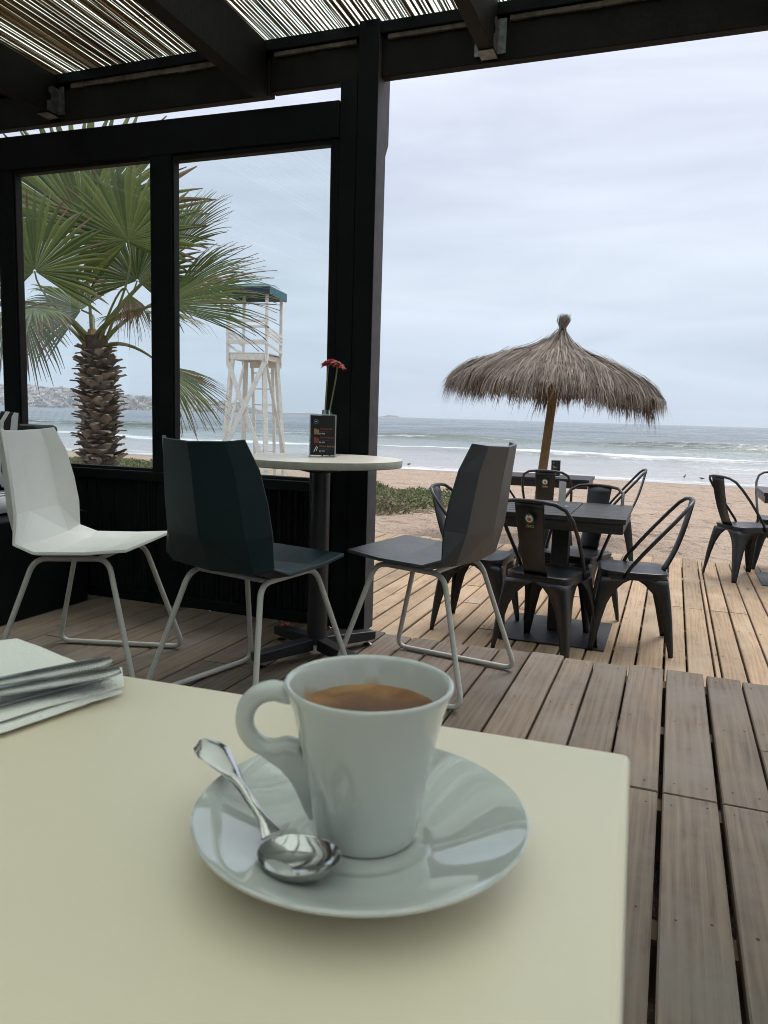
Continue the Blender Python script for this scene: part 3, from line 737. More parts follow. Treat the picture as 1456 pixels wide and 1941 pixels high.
def build_spoon():
    # bowl centre in the saucer, handle rising over the rim to the far left
    b = Vector((-.0255, .2375, TZ+.0064)); e = Vector((-.0715, .2985, TZ+.0235))
    T = thing('teaspoon', 'polished steel teaspoon resting in the saucer beside the cup', 'teaspoon', b, 0)
    ax = (Vector((b.x, b.y, 0))-Vector((e.x, e.y, 0))).normalized()
    ax = (Matrix.Rotation(R(4), 3, 'Z') @ ax)
    lat = Vector((-ax.y, ax.x, 0))
    p = MB(); rows = []; Lb, Wb, D = .0158, .0124, .0072
    def pt(q, a, off):
        x, y = math.cos(a)*q, math.sin(a)*q
        w = Wb*(1+.10*x); z = -D*math.sqrt(max(0, 1-q*q*.96))*1.0
        tilt = .0020*x
        P = ax*(x*Lb)+lat*(y*w)+Vector((0, 0, z+D*1.02+tilt))
        return P+Vector((0, 0, off))
    n = 48
    for j in range(11): rows.append([pt(j/10, 2*math.pi*k/n, 0) for k in range(n+1)])
    p.grid(rows, flip=False)
    rows2 = [[pt(j/10*1.02, 2*math.pi*k/n, -.0010) for k in range(n+1)] for j in range(11)]
    p.grid(rows2, flip=True)
    p.grid([rows[-1], rows2[-1]])
    p.build('bowl', M['chrome'], T, smooth=70)
    h = MB()
    s0 = ax*(-Lb*.95)+Vector((0, 0, D*.78)); eo = e-b
    path = bez(s0, s0+(-ax*.016)+Vector((0, 0, .0085)), eo*.62+Vector((.0015, -.001, .0030)), eo, 22)
    I = []
    for k, c in enumerate(path):
        t = k/22
        d = (path[min(22, k+1)]-path[max(0, k-1)]).normalized(); sd = d.cross(Vector((0, 0, 1))).normalized(); up = sd.cross(d)
        w = .0021+.0026*max(0, 1-t*7)+.0046*max(0, min(1, (t-.50)/.36))**1.3
        if t > .9: w *= math.sqrt(max(0.02, 1-((t-.9)/.1)**2*.93))
        th = .00085 if t > .2 else .0011
        I.append([h.pt(c+sd*(w*math.cos(a))+up*(th*math.sin(a)+(.0004 if abs(math.sin(a)) > .5 and t < .6 else 0))) for a in (2*math.pi*q/12 for q in range(12))])
    for A, B in zip(I[:-1], I[1:]):
        for q in range(12): h.face((A[q], A[(q+1) % 12], B[(q+1) % 12], B[q]))
    h.face(I[0][::-1]); h.face(I[-1])
    h.build('handle', M['chrome'], T, smooth=60)
build_spoon()

def build_napkin():
    P0 = Vector((-.195, .418, TZ))
    T = thing('paper_napkin', 'white folded paper napkin under the cutlery at the table corner', 'napkin', P0)
    # corners relative to P0
    w = lambda x, y, z: Vector((x, y, TZ+z))-P0
    def flap(A, B, C, D, z0, th, seed, ripple, name, sag=0):
        p = MB(); n, m = 26, 14
        top, bot = [], []
        for j in range(m+1):
            rt, rb = [], []
            for i in range(n+1):
                s, t = i/n, j/m
                x = (A[0]*(1-s)+B[0]*s)*(1-t)+(D[0]*(1-s)+C[0]*s)*t; y = (A[1]*(1-s)+B[1]*s)*(1-t)+(D[1]*(1-s)+C[1]*s)*t
                e = ripple*noise.noise(Vector((x*32, y*32, seed)))+ripple*.35*noise.noise(Vector((x*95, y*95, seed+3)))+.0022*max(0, noise.noise(Vector((x*26, 0, seed*5.3))))*max(0, 1-t*3)
                ed = min(t, 1-t, s, 1-s)
                th_ = th*math.sqrt(max(.02, 1-(1-min(1, ed*7))**2))
                zz = z0+e*.8+sag*(1-t)
                rt.append(w(x, y, max(.0008, zz+th*.5+th_*.5))); rb.append(w(x, y, max(.0003, zz+th*.5-th_*.5)))
            top.append(rt); bot.append(rb)
        p.grid(top); p.grid(bot, flip=True)
        p.grid([top[0], bot[0]], flip=True); p.grid([top[-1], bot[-1]])
        p.grid([[r[0] for r in top], [r[0] for r in bot]]); p.grid([[r[-1] for r in top], [r[-1] for r in bot]], flip=True)
        p.build(name, M['napkin'], T, smooth=180)
    flap((-.235, .262), (-.140, .404), (-.156, .428), (-.285, .322), .0010, .0034, 1, .0016, 'napkin_fold')
    flap((-.240, .272), (-.141, .408), (-.152, .436), (-.288, .335), .0036, .0034, 2, .0018, 'napkin_fold')
    flap((-.258, .292), (-.149, .413), (-.236, .482), (-.345, .380), .0066, .0024, 3, .0012, 'napkin_fold')
    for k, (a, b, label, cat, nm) in enumerate((((-.2215, .3435), (-.1425, .4045), 'steel knife handle lying on the napkin, nearest the table front edge', 'knife', 'table_knife'),
                                       ((-.2285, .3535), (-.1515, .4170), 'steel fork handle lying behind the knife on the napkin', 'fork', 'table_fork'))):
        A, B = Vector((a[0], a[1], TZ+.0146)), Vector((b[0], b[1], TZ+.0150+.0012*k))
        K = thing(nm, label, cat, A)
        d = (B-A); dn = d.normalized(); sd = dn.cross(Vector((0, 0, 1))).normalized(); up = sd.cross(dn)
        p = MB(); I = []; N = 20
        for i in range(-14, N+1):
            t = i/N; wd = .0048+.0036*max(0, t)
            if t > .88: wd *= math.sqrt(max(.12, 1-((t-.88)/.12)**2*.80))
            if t < -.25: wd = .0042+.006*min(1, (-.25-t)/.2)*(1 if k else .8)
            th = .0017 if t > -.2 else .0010
            c = d*t
            I.append([p.pt(c+sd*(wd*math.copysign(abs(math.cos(q))**.7, math.cos(q)))+up*(th*math.sin(q))) for q in (2*math.pi*j/16 for j in range(16))])
        for X1, X2 in zip(I[:-1], I[1:]):
            for q in range(16): p.face((X1[q], X1[(q+1) % 16], X2[(q+1) % 16], X2[q]))
        p.face(I[0][::-1]); p.face(I[-1])
        p.build('handle', M['cutlery'], K, smooth=60)
build_napkin()

# ------------------------------------------------------------------ faceted shell chairs
def make_shell_chair(name, label, shell, loc, az):
    T = thing(name, label, 'chair', loc, -az, 'faceted shell chairs at the round table')
    # rows from seat front to back top: (y, z, half width, wing forward/up lift, centre sag)
    rows = [(.206, .459, .203, .000, .000), (.075, .436, .222, .012, -.006), (-.085, .428, .228, .016, -.006), (-.168, .446, .222, .030, .0),
            (-.200, .545, .212, .058, .0), (-.214, .640, .204, .058, .0), (-.226, .735, .190, .050, .0), (-.242, .820, .162, .036, .0)]
    p = MB(); P = []
    nrm = []
    for i, (y, z, w, lift, sag) in enumerate(rows):
        a, b = rows[max(0, i-1)], rows[min(len(rows)-1, i+1)]
        dy, dz = b[0]-a[0], b[1]-a[1]; L = math.hypot(dy, dz); n = (dz/L, -dy/L)      # towards the sitter
        n = n if n[0] >= 0 or n[1] > 0 else (-n[0], -n[1])
        cr = .74*w
        P.append([(-w, y+n[0]*lift, z+n[1]*lift), (-cr, y+n[0]*lift*.12, z+n[1]*lift*.12), (0, y-n[0]*(.017 if i > 3 else .007), z-n[1]*(.017 if i > 3 else .007) if i else z), (cr, y+n[0]*lift*.12, z+n[1]*lift*.12), (w, y+n[0]*lift, z+n[1]*lift)])
    p.grid(P)
    sh = p.build('seat_shell', shell, T, solid=.011)
    sh.modifiers['thick'].offset = 1
    md = sh.modifiers.new('edge', 'BEVEL'); md.width = .002; md.segments = 2; md.limit_method = 'ANGLE'; md.angle_limit = R(60)
    for sg in (-1, 1):
        p = MB(); xt, xb = sg*.150, sg*.234
        loop = [(xt, -.125, .405), (xt, .125, .415), (xb, .243, .011), (xb, -.243, .011)]
        p.tube(rounded(loop, .045, 6, True), .0090, 12, closed=True)
        p.build('leg_loop', M['chairleg'], T, smooth=180)
    p = MB()
    for y, z in ((-.09, .407), (.09, .413)): p.tube([(-.150, y, z), (.150, y, z)], .008, 10)
    for x in (-.1, .1): p.box(x-.02, x+.02, -.03, .03, .400, .411)
    p.build('crossbar', M['chairleg'], T, smooth=50)
    return T
make_shell_chair('shell_chair', 'white faceted shell chair on grey tube legs, left of the dark teal one', M['whiteshell'], (-1.006, 2.605, 0), R(94.0))
make_shell_chair('shell_chair', 'dark teal faceted shell chair with its back towards the viewer', M['tealshell'], (-.408, 2.371, 0), R(33.6))
make_shell_chair('shell_chair', 'dark grey faceted shell chair on the right of the round table', M['greyshell'], (.162, 2.587, 0), R(-60.4))

# ------------------------------------------------------------------ round table, menu, flower
RT = Vector((-.238, 2.79, 0))
def build_round_table():
    T = thing('round_table', 'small round pale laminate table on a black cross base by the post', 'table', RT, 0)
    p = MB(); r = .300
    p.lathe([(0, .745), (r-.004, .745), (r-.001, .7442), (r, .743), (r, .7205), (r-.002, .7185), (0, .7185)], 96, mis=[0, 0, 1, 1, 1, 1])
    p.build('tabletop', [M['roundtop'], M['roundedge']], T, smooth=40)
    p = MB(); p.tube([(0, 0, .05), (0, 0, .7175)], .038, 24); p.build('column', M['steelblk'], T, smooth=50)
    p = MB(); p.lathe([(0, .690), (.04, .690), (.12, .7085), (.125, .7180), (0, .7180)], 32); p.build('top_plate', M['steelblk'], T, smooth=40)
    for k in range(4):
        a = R(40+90*k); d = Vector((math.cos(a), math.sin(a), 0))
        p = MB(); p.bar(d*.03+Vector((0, 0, .052)), d*.268+Vector((0, 0, .040)), .046, .045, h1=.034)
        arm = p.build('base_arm', M['steelblk'], T, bevel=.003)
        p = MB(); c = d*.245
        p.lathe([(0, .001), (.017, .001), (.018, .004), (.010, .008), (.005, .010), (.005, .028), (0, .028)], 20, (c.x, c.y, 0)); p.build('levelling_foot', M['chrome'], arm, smooth=50)
build_round_table()

def text_mesh(txt, size, mat, parent, M4, name='lettering'):
    cu = bpy.data.curves.new(name, 'FONT'); cu.body = txt; cu.size = size; cu.align_x = 'LEFT'; cu.extrude = .0001; cu.resolution_u = 2
    tmp = bpy.data.objects.new(name, cu); COL.objects.link(tmp)
    dg = bpy.context.evaluated_depsgraph_get(); me = bpy.data.meshes.new_from_object(tmp.evaluated_get(dg))
    bpy.data.objects.remove(tmp)
    me.transform(M4); me.materials.clear(); me.materials.append(mat)
    o = bpy.data.objects.new(name, me); COL.objects.link(o); o.parent = parent; return o
def make_menu(name, label, loc, rz, w, h, grp, detail=True):
    T = thing(name, label, 'menu', loc, rz, grp)
    p = MB(); p.box(-w/2, w/2, -.003, .003, .006, h); p.build('menu_card', M['menu'], T)
    a = MB(); a.box(-w/2-.003, w/2+.003, -.0055, -.0038, .004, h+.003) if False else None
    f = MB()
    f.box(-w/2-.004, -w/2-.0005, -.0042, .0042, .003, h+.004); f.box(w/2+.0005, w/2+.004, -.0042, .0042, .003, h+.004); f.box(-w/2-.0004, w/2+.0004, -.0042, .0042, h+.0005, h+.004)
    f.box(-w/2-.004, w/2+.004, -.032, .032, .0, .0028)
    f.build('acrylic_holder', M['clearedge'], T, bevel=.0008)
    F = Matrix.Rotation(R(90), 4, 'X')           # text plane -> facing -y
    at = lambda x, z: Matrix.Translation((x, -.0034, z)) @ F
    ring = MB(); ring.tube([(-w*.27+w*.085*math.cos(t), -.0036, h*.85+w*.085*math.sin(t)) for t in (2*math.pi*k/24 for k in range(24))], w*.018, 6, closed=True)
    ring.build('round_logo', M['inkgrey'], T)
    k = MB(); k.box(-w*.30, -w*.24, -.0040, -.0034, h*.842, h*.856); k.build('logo_mark', M['inkwhite'], T)
    rows = [(.66, 'Tropical Gin', 'inkred', '$5.990', 'beeryellow'), (.45, 'Gin de verano', 'inkred', '$6.490', 'beerred'), (.24, 'Piscola Red Bull', 'inkorange', '$6.990', 'inkwhite')]
    for q, t1, c1, t2, c2 in rows:
        if detail:
            text_mesh(t1, h*.062, M[c1], T, at(-w*.12, h*q)); text_mesh('con hielo y menta', h*.030, M['inkgrey'], T, at(-w*.12, h*(q-.055)))
        text_mesh(t2, h*.050, M['inkwhite'], T, at(-w*.14, h*(q-.115)))
        g = MB(); x = -w*.30; z0 = h*(q-.12)
        if c2 != 'inkwhite':
            for dx, hh in ((0, .14), (w*.10, .12)):
                g.hexa([(x+dx-w*.04, -.0040, z0), (x+dx+w*.04, -.0040, z0), (x+dx+w*.04, -.0032, z0), (x+dx-w*.04, -.0032, z0)], [(x+dx-w*.055, -.0040, z0+h*hh), (x+dx+w*.055, -.0040, z0+h*hh), (x+dx+w*.055, -.0032, z0+h*hh), (x+dx-w*.055, -.0032, z0+h*hh)])
        else:
            g.bar((x-w*.05, -.0036, z0), (x+w*.06, -.0036, z0+h*.14), w*.03, .0008, up=(0, 1, 0)); g.bar((x+w*.05, -.0036, z0+h*.02), (x+w*.10, -.0036, z0+h*.12), w*.025, .0008, up=(0, 1, 0))
        g.build('drink_picture', M[c2], T)
    return T
M['clearedge'] = pm('frosted_acrylic', (.62, .64, .64), .25, var=.1)
M['clearedge'].node_tree.nodes['Principled BSDF'].inputs['Transmission Weight'].default_value = .6
make_menu('menu_stand', 'black drinks menu stand on the round table in front of the flower vase', RT+Vector((.004, .045, .7452)), R(-4), .090, .152, 'drink menus')

def build_flower():
    c = RT+Vector((.014, .085, .7455))
    V = thing('bud_vase', 'small clear glass vase hidden behind the menu stand', 'vase', c)
    p = MB(); p.lathe([(0, .0), (.016, .0), (.0175, .004), (.0175, .165), (.0165, .173), (.0150, .173), (.0155, .165), (.0155, .008), (0, .007)], 28); p.build('vase_body', M['clear'], V, smooth=50)
    heads = ((.002, .004, .345, (-.32, -.35, .9), 'red gerbera on the left, leaning over the first stem', -.012), (.036, -.004, .340, (.36, -.30, .9), 'red gerbera on the right, tilted towards the post', .0))
    for hx, hy, hz, nn, lab, sx in heads:
        T = thing('gerbera', lab, 'flower', c+Vector((0, 0, .012)), 0, 'red gerberas in the vase')
        n = Vector(nn).normalized(); X = n.orthogonal().normalized(); Y = n.cross(X); H = Vector((hx, hy, hz-.012))
        p = MB(); p.tube(bez((sx*.4-.004, .003, .0), (sx*.4-.006, .002, .12), H*.82+Vector((.004 if sx == 0 else -.004, 0, -.02)), H, 14), .0026, 8); p.build('stem', M['stem'], T, smooth=180)
        p = MB()
        for ring, (cnt, r0, r1, lift) in enumerate(((22, .008, .037, -.002), (18, .006, .029, .003), (12, .004, .018, .006))):
            for k in range(cnt):
                a = 2*math.pi*(k+.5*ring)/cnt+rnd.uniform(-.06, .06); d = X*math.cos(a)+Y*math.sin(a); t = n.cross(d)
                L = r1*rnd.uniform(.88, 1.06); dr = rnd.uniform(-.006, .004); w = .0036 if ring < 2 else .0024
                base = H+n*(lift)
                I = [base+d*r0-t*w*.5, base+d*r0+t*w*.5, base+d*(L*.65)+t*w+n*(lift*.4+.002), base+d*L+n*(dr+lift*.3), base+d*(L*.65)-t*w+n*(lift*.4+.002)]
                p.poly(I)
        p.build('petals', M['red'], T, smooth=40)
        p = MB()
        for j in range(4):
            pass
        P = [[H+n*(.006+.004*math.cos(q*math.pi/2))+(X*math.cos(a)+Y*math.sin(a))*(.008*math.sin(q*math.pi/2)) for a in (2*math.pi*k/14 for k in range(15))] for q in (0.02, .35, .7, 1)]
        p.grid(P); p.build('flower_eye', M['reddark'], T, smooth=180)
        p = MB(); P = [[H-n*(.010-.010*q)+(X*math.cos(a)+Y*math.sin(a))*(.003+.010*q) for a in (2*math.pi*k/14 for k in range(15))] for q in (0, .3, .7, 1)]
        p.grid(P); p.build('calyx', M['stem'], T, smooth=180)
build_flower()

def build_small_bits():
    p = MB()
    for k in range(5):
        a = k*.5-1; p.grid([[(.012*(i/4-.5)+.003*k, .007*(j/3-.5)+.002*math.sin(k), .002+.004*abs(math.sin(i*1.3+k))+.002*k*.6) for i in range(5)] for j in range(4)])
    o = p.build('flower_petal', M['leaforange'], solid=.0006); o.location = RT+Vector((-.150, .150, .064)); o.scale = (1.6, 1.6, 1.6)
    tag(o, 'crumpled orange petal lying on the round table base', 'petal')
    p = MB(); p.grid([[(.03*(i/5-.5), .014*(j/3-.5), .004+.006*noise.noise(Vector((i*.9, j*.9, 0)))+.003) for i in range(6)] for j in range(4)])
    o = p.build('paper_scrap', M['napkin'], solid=.0006); o.location = (1.214, 4.19, LOW+.013); tag(o, 'white paper scrap by a chair foot on the base plate', 'paper scrap')
build_small_bits()

# ------------------------------------------------------------------ black metal cafe chairs
def make_metal_chair():
    T = thing('metal_chair', 'x', 'chair', (0, 0, 0), 0, 'black metal chairs on the lower deck')
    def outline(w, d, r, n=6):
        out = []
        for cx, cy, a0 in ((w-r, d-r, 0), (-w+r, d-r, 90), (-w+r, -d+r, 180), (w-r, -d+r, 270)):
            out += [(cx+r*math.cos(R(a0+90*k/n)), cy+r*math.sin(R(a0+90*k/n))) for k in range(n+1)]
        return out
    p = MB(); lv = [(.10, .10, .06, .4405), (.15, .15, .06, .4425), (.170, .170, .062, .4490), (.178, .178, .065, .4500), (.183, .183, .066, .4470), (.184, .184, .066, .4330), (.180, .180, .064, .4300), (.180, .180, .064, .4050)]
    rings = [[p.pt((x, y, z)) for x, y in outline(w, d, r)] for w, d, r, z in lv]
    p.face(rings[0])
    for A, B in zip(rings[:-1], rings[1:]):
        for k in range(len(A)): p.face((A[k], B[k], B[(k+1) % len(A)], A[(k+1) % len(A)]))
    seat = p.build('seat', M['tolix'], T, smooth=45)
    h = MB()
    for i in range(3):
        for j in range(3):
            x, y = (i-1)*.022, .02+(j-1)*.022
            h.poly([(x+.0035*math.cos(t), y+.0035*math.sin(t), .4412) for t in (2*math.pi*k/8 for k in range(8))])
    h.build('drain_holes', M['canvasdark'], seat)
    # pressed legs: an L of two tapering flanges that flare into the apron arch
    for sx in (-1, 1):
        for sy in (-1, 1):
            p = MB()
            prof = [(.176, .415, .174), (.180, .385, .128), (.186, .34, .090), (.195, .27, .064), (.206, .18, .050), (.215, .09, .038), (.221, .03, .029), (.222, .0, .025)]
            bow = [0, .004, .008, .010, .008, .004, .001, 0]
            I = []
            for (c, z, w), b in zip(prof, bow):
                c = c+b*.3; yy = c*(1.02 if sy < 0 else 1.0); r = .012
                I.append([(sx*(c-w), sy*yy, z), (sx*(c-r), sy*yy, z), (sx*(c-r*.3), sy*(yy-r*.3), z), (sx*c, sy*(yy-r), z), (sx*c, sy*(yy-w), z)])
            p.grid(I, flip=(sx*sy < 0))
            p.build('leg', M['tolix'], T, smooth=50, solid=.004)
    for sg in (-1, 1):          # thin brace rods under the seat corners
        p = MB(); p.tube([(sg*.13, -.13, .40), (sg*.05, 0, .418), (sg*.13, .13, .40)], .005, 6); p.build('brace', M['tolix'], T, smooth=180)
    p = MB()
    hoop = [(-.184, .045, .425), (-.196, .0, .50), (-.203, -.16, .70), (-.178, -.262, .818), (0, -.285, .845), (.178, -.262, .818), (.203, -.16, .70), (.196, .0, .50), (.184, .045, .425)]
    pts = [(-.184, .050, .415), (-.190, .022, .475), (-.198, -.045, .565), (-.204, -.125, .665), (-.201, -.200, .755), (-.180, -.250, .815), (-.135, -.277, .842), (-.07, -.290, .850), (0, -.293, .852)]
    pts = pts+[(-x, y, z) for x, y, z in pts[:-1][::-1]]
    p.tube(pts, .0105, 10); p.build('back_hoop', M['tolix'], T, smooth=180)
    p = MB(); rows = []
    for t in range(13):
        q = t/12
        c = bez((0, -.290, .845), (0, -.262, .70), (0, -.232, .56), (0, -.165, .447), 12)[t]
        w = .083-.022*q+(.006 if q > .9 else 0)
        rows.append([(-w, c.y-.006, c.z), (-w*.85, c.y, c.z), (0, c.y+.006, c.z), (w*.85, c.y, c.z), (w, c.y-.006, c.z)])
    p.grid(rows); sp = p.build('backrest_splat', M['tolix'], T, smooth=50, solid=.003)
    return T
def add_badge(ch):
    # round badge on the rear face of the splat
    B = bpy.data.objects.new('badge', bpy.data.meshes.new('badge'))
    def rear(z):
        t = (.845-z)/(.845-.447); return -.290+.125*t**1.35-.008
    p = MB()
    def disc(r, z, x, off, mi, n=24, sq=1.0):
        p.poly([(x+r*math.cos(t), rear(z+r*sq*math.sin(t))-off, z+r*sq*math.sin(t)) for t in (2*math.pi*k/n for k in range(n))], mi)
    disc(.026, .760, 0, .004, 0); disc(.020, .760, 0, .0046, 1); disc(.013, .756, 0, .0052, 2, 5, .9); disc(.010, .781, 0, .0052, 0, 3)
    b = p.build('badge', [M['inkgreen'], M['inkbadge'], M['inkred']], ch)
    z = .713
    Mx = Matrix.Translation((-.022, rear(z)-.006, z)) @ Matrix.Rotation(R(90), 4, 'X') @ Matrix.Rotation(R(-10), 4, 'X')
    text_mesh('ZERO', .0185, M['inkgold'], ch, Mx)
proto = make_metal_chair()
H0 = LOW+.001
chairs = [
 ((.915, 4.13), 36, 'black metal chair with a round badge, its back to the viewer at the slatted table', True),
 ((1.425, 4.30), -76, 'black metal chair in profile at the right end of the nearer slatted table', False),
 ((1.215, 4.77), -139, 'black metal chair turned towards the viewer on the far side of the nearer slatted table', False),
 ((.585, 4.585), 112, 'black metal chair half hidden behind the dark grey shell chair', False),
 ((1.42, 6.60), 19, 'black metal chair with a badge, drawn up to the farther table with the menu', True),
 ((2.05, 6.92), -75, 'black metal chair in profile right of the farther table with the menu', False),
 ((1.215, 7.33), 110, 'black metal chair left of the farther table, almost hidden behind the grey chair', False),
 ((3.03, 6.345), 80, 'black metal chair facing right beside the table cut off by the photo edge', False),
 ((3.58, 6.86), 200, 'black metal chair behind the table cut off by the photo edge', False)]
for i, ((x, y), az, lab, badge) in enumerate(chairs):
    o = proto if i == 0 else copy_tree(proto)
    o.location = (x, y, H0); o.rotation_euler.z = -R(az); o['label'] = lab
    chairs[i] = (o, badge)
for o, badge in chairs:
    if badge: add_badge(o)

def make_slat_table(label, loc, size=.764, depth=.78, two=True):
    T = thing('slat_table', label, 'table', loc, -AZ, 'black slatted tables on the lower deck')
    p = MB(); n = 7; d = depth/n
    for k in range(n):
        y0 = -depth/2+k*d+.004; y1 = y0+d-.008
        for a, b in (((-size/2, .078), (.082, size/2)) if two else ((-size/2, size/2),)): p.box(a, b, y0, y1, .722, .75)
    p.build('slats', M['tablewood'], T, bevel=.003)
    p = MB(); hs, hd = size/2-.012, depth/2-.010
    p.box(-hs, hs, -hd, -hd+.028, .665, .7215); p.box(-hs, hs, hd-.028, hd, .665, .7215); p.box(-hs, -hs+.028, -hd+.0285, hd-.0285, .665, .7215); p.box(hs-.028, hs, -hd+.0285, hd-.0285, .665, .7215)
    p.build('apron', M['tablewood'], T, bevel=.003)
    p = MB(); p.box(-.05, .05, -.05, .05, .0095, .7215); p.build('column', M['plate'], T, bevel=.004)
    p = MB(); p.box(-.31, .31, -.34, .28, .001, .009); p.build('base_plate', M['plate'], T, bevel=.002)
    return T
t1 = S(-.590, 4.63, LOW); make_slat_table('nearer black slatted table among four metal chairs', t1)
t2 = S(-1.09, 7.275, LOW); make_slat_table('farther black slatted table carrying a small menu, below the thatched parasol', t2, .82, .56, False)
t3 = Vector((3.455, 6.225, LOW)); make_slat_table('black slatted table cut off at the right edge of the photo', t3, .72, .70, False)
make_menu('menu_stand', 'small black menu standing on the farther slatted table', t2+Vector((.055, -.09, .7505)), R(-6), .078, .150, 'drink menus', False)
# clear acrylic stand, edge on, on the nearer table
T = thing('sign_holder', 'clear acrylic sign holder seen edge on, on the nearer slatted table', 'sign holder', t1+Vector((.010, .085, .7505)), R(100))
p = MB(); p.box(-.05, .05, -.0015, .0015, .003, .15); p.build('acrylic_panel', M['clearedge'], T)
p = MB(); p.box(-.05, .05, -.032, .032, 0, .0028); p.build('foot', M['clearedge'], T)

# ------------------------------------------------------------------ thatched parasol
def build_parasol():
    base = Vector((2.06, 10.4, -.66)); top = Vector((2.30, 10.4, 2.09))
    T = thing('thatched_parasol', 'leaning straw thatched beach parasol on a timber pole in the sand', 'parasol', base)
    ax = (top-base); ax.normalize()
    tilt = Matrix.Rotation(R(5.0), 3, 'Y')
    L = lambda p: top-base+tilt @ (Vector((p[0], p[1], p[2]*.97 if p[2] < 0 else p[2]))*.935)
    p = MB(); pts = [Vector((0, 0, -.4)), (top-base)*.3, (top-base)*.7, (top-base)*.97]
    p.tube(pts, [.066, .063, .058, .05], 16); p.build('pole', M['pole'], T, smooth=60)
    p = MB(); pts = [(top-base)*q for q in (.715, .76, .82, .86)]; p.tube(pts, [.082, .074, .068, .062], 14); p.build('pole_wrap', M['twine'], T, smooth=60)
    PROF = [(0, .02), (.045, .0), (.10, -.076), (.18, -.178), (.33, -.285), (.54, -.38), (.90, -.53), (1.22, -.66), (1.42, -.79), (1.50, -.89)]
    def surf(r):
        for (a, za), (b, zb) in zip(PROF[:-1], PROF[1:]):
            if r <= b: return za+(zb-za)*(r-a)/(b-a)
        return PROF[-1][1]
    def rim(a): return 1.0+.035*math.sin(2*a+.6)+.03*noise.noise(Vector((math.cos(a)*1.5, math.sin(a)*1.5, 1)))
    def Z(r, a): return surf(r/rim(a))+.085*noise.noise(Vector((r*2.0*math.cos(a), r*2.0*math.sin(a), 7)))*min(1, r*2)
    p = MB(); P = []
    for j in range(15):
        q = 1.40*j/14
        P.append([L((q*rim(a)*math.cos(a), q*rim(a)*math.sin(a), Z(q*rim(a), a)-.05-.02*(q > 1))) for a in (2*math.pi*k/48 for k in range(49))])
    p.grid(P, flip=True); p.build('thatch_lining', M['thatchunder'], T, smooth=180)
    p = MB()
    for k in range(8):
        a = 2*math.pi*k/8+.2; p.tube([L((.06*math.cos(a), .06*math.sin(a), -.48)), L((1.3*math.cos(a), 1.3*math.sin(a), Z(1.3, a)-.07))], .018, 6)
    p.build('spars', M['pole'], T, smooth=180)
    rr = random.Random(5); p = MB()
    def strand(a, r0, r1, hang, w, lift):
        pts = []; n = 5
        da = rr.uniform(-.06, .06)
        for i in range(n+1):
            t = i/n; r = r0+(r1-r0)*t; aa = a+da*t
            z = Z(min(r, 1.5*rim(aa)), aa)+lift*(1-.3*t)
            x, y = r*math.cos(aa), r*math.sin(aa)
            pts.append(Vector((x, y, z)))
        if hang > 0:
            d = (pts[-1]-pts[-2]).normalized()
            q = pts[-1]; 
            for i in range(3):
                d = (d+Vector((rr.uniform(-.08, .08), rr.uniform(-.08, .08), -.75))).normalized(); q = q+d*hang/3; pts.append(q)
        sidev = Vector((-math.sin(a), math.cos(a), rr.uniform(-.6, .6))).normalized()
        N = len(pts); I = []
        for i, q in enumerate(pts):
            ww = w*(1 if i < N-2 else (.7 if i == N-2 else .12))
            I.append((p.pt(L(q-sidev*ww)), p.pt(L(q+sidev*ww))))
        for A, B in zip(I[:-1], I[1:]): p.face((A[0], A[1], B[1], B[0]))
    for i in range(15000):
        a = rr.uniform(0, 2*math.pi); u = rr.random()
        r0 = 1.42*math.sqrt(u)*rr.uniform(.8, 1)
        r1 = min(r0+rr.uniform(.22, .50), (1.50+rr.uniform(-.05, .03))*rim(a))
        clump = noise.noise(Vector((math.cos(a)*13, math.sin(a)*13, 2)))
        hang = 0
        if r1 > 1.36: hang = max(.03, .13+.34*clump+rr.uniform(-.06, .09))
        tier = .035*((r0*3.1+.5*noise.noise(Vector((math.cos(a)*3, math.sin(a)*3, r0)))) % 1.0)
        strand(a, r0, r1, hang, rr.choice([.0022, .003, .004, .0055, .0075]), rr.uniform(.0, .05)+tier+(rr.uniform(.02, .07) if rr.random() < .06 else 0))
    for i in range(5200):             # under layer of the fringe
        a = rr.uniform(0, 2*math.pi); clump = noise.noise(Vector((math.cos(a)*13, math.sin(a)*13, 2)))
        r0 = rr.uniform(1.12, 1.42)*rim(a); strand(a, r0, r0+rr.uniform(.03, .12), max(.03, .17+.40*clump+rr.uniform(-.07, .10)), rr.uniform(.002, .0045), -.05)
    p.build('thatch', M['thatch'], T)
    p = MB()
    for i in range(420):              # tied tuft on top
        a = rr.uniform(0, 2*math.pi); r = .055*math.sqrt(rr.random()); fl = rr.uniform(1.1, 1.9); h = rr.uniform(.16, .25)
        pts = [L((r*1.5*math.cos(a), r*1.5*math.sin(a), -.08)), L((r*.75*math.cos(a), r*.75*math.sin(a), .03)), L((r*fl*math.cos(a+.2), r*fl*math.sin(a+.2), h*.75)), L((r*fl*1.15*math.cos(a+.2)+(rr.uniform(-.09, .09) if i % 12 == 0 else 0), r*fl*1.15*math.sin(a+.2), h))]
        sd = Vector((-math.sin(a), math.cos(a), 0)); I = []
        for k, q in enumerate(pts): I.append((p.pt(q-sd*.004*(1 if k < 3 else .2)), p.pt(q+sd*.004*(1 if k < 3 else .2))))
        for A, B in zip(I[:-1], I[1:]): p.face((A[0], A[1], B[1], B[0]))
    p.build('crown_tuft', M['thatch'], T)
    p = MB(); p.tube([L((.05*math.cos(t), .05*math.sin(t), .03)) for t in (2*math.pi*k/16 for k in range(16))], .008, 6, closed=True); p.build('tie_cord', M['thatchunder'], T, smooth=180)
build_parasol()

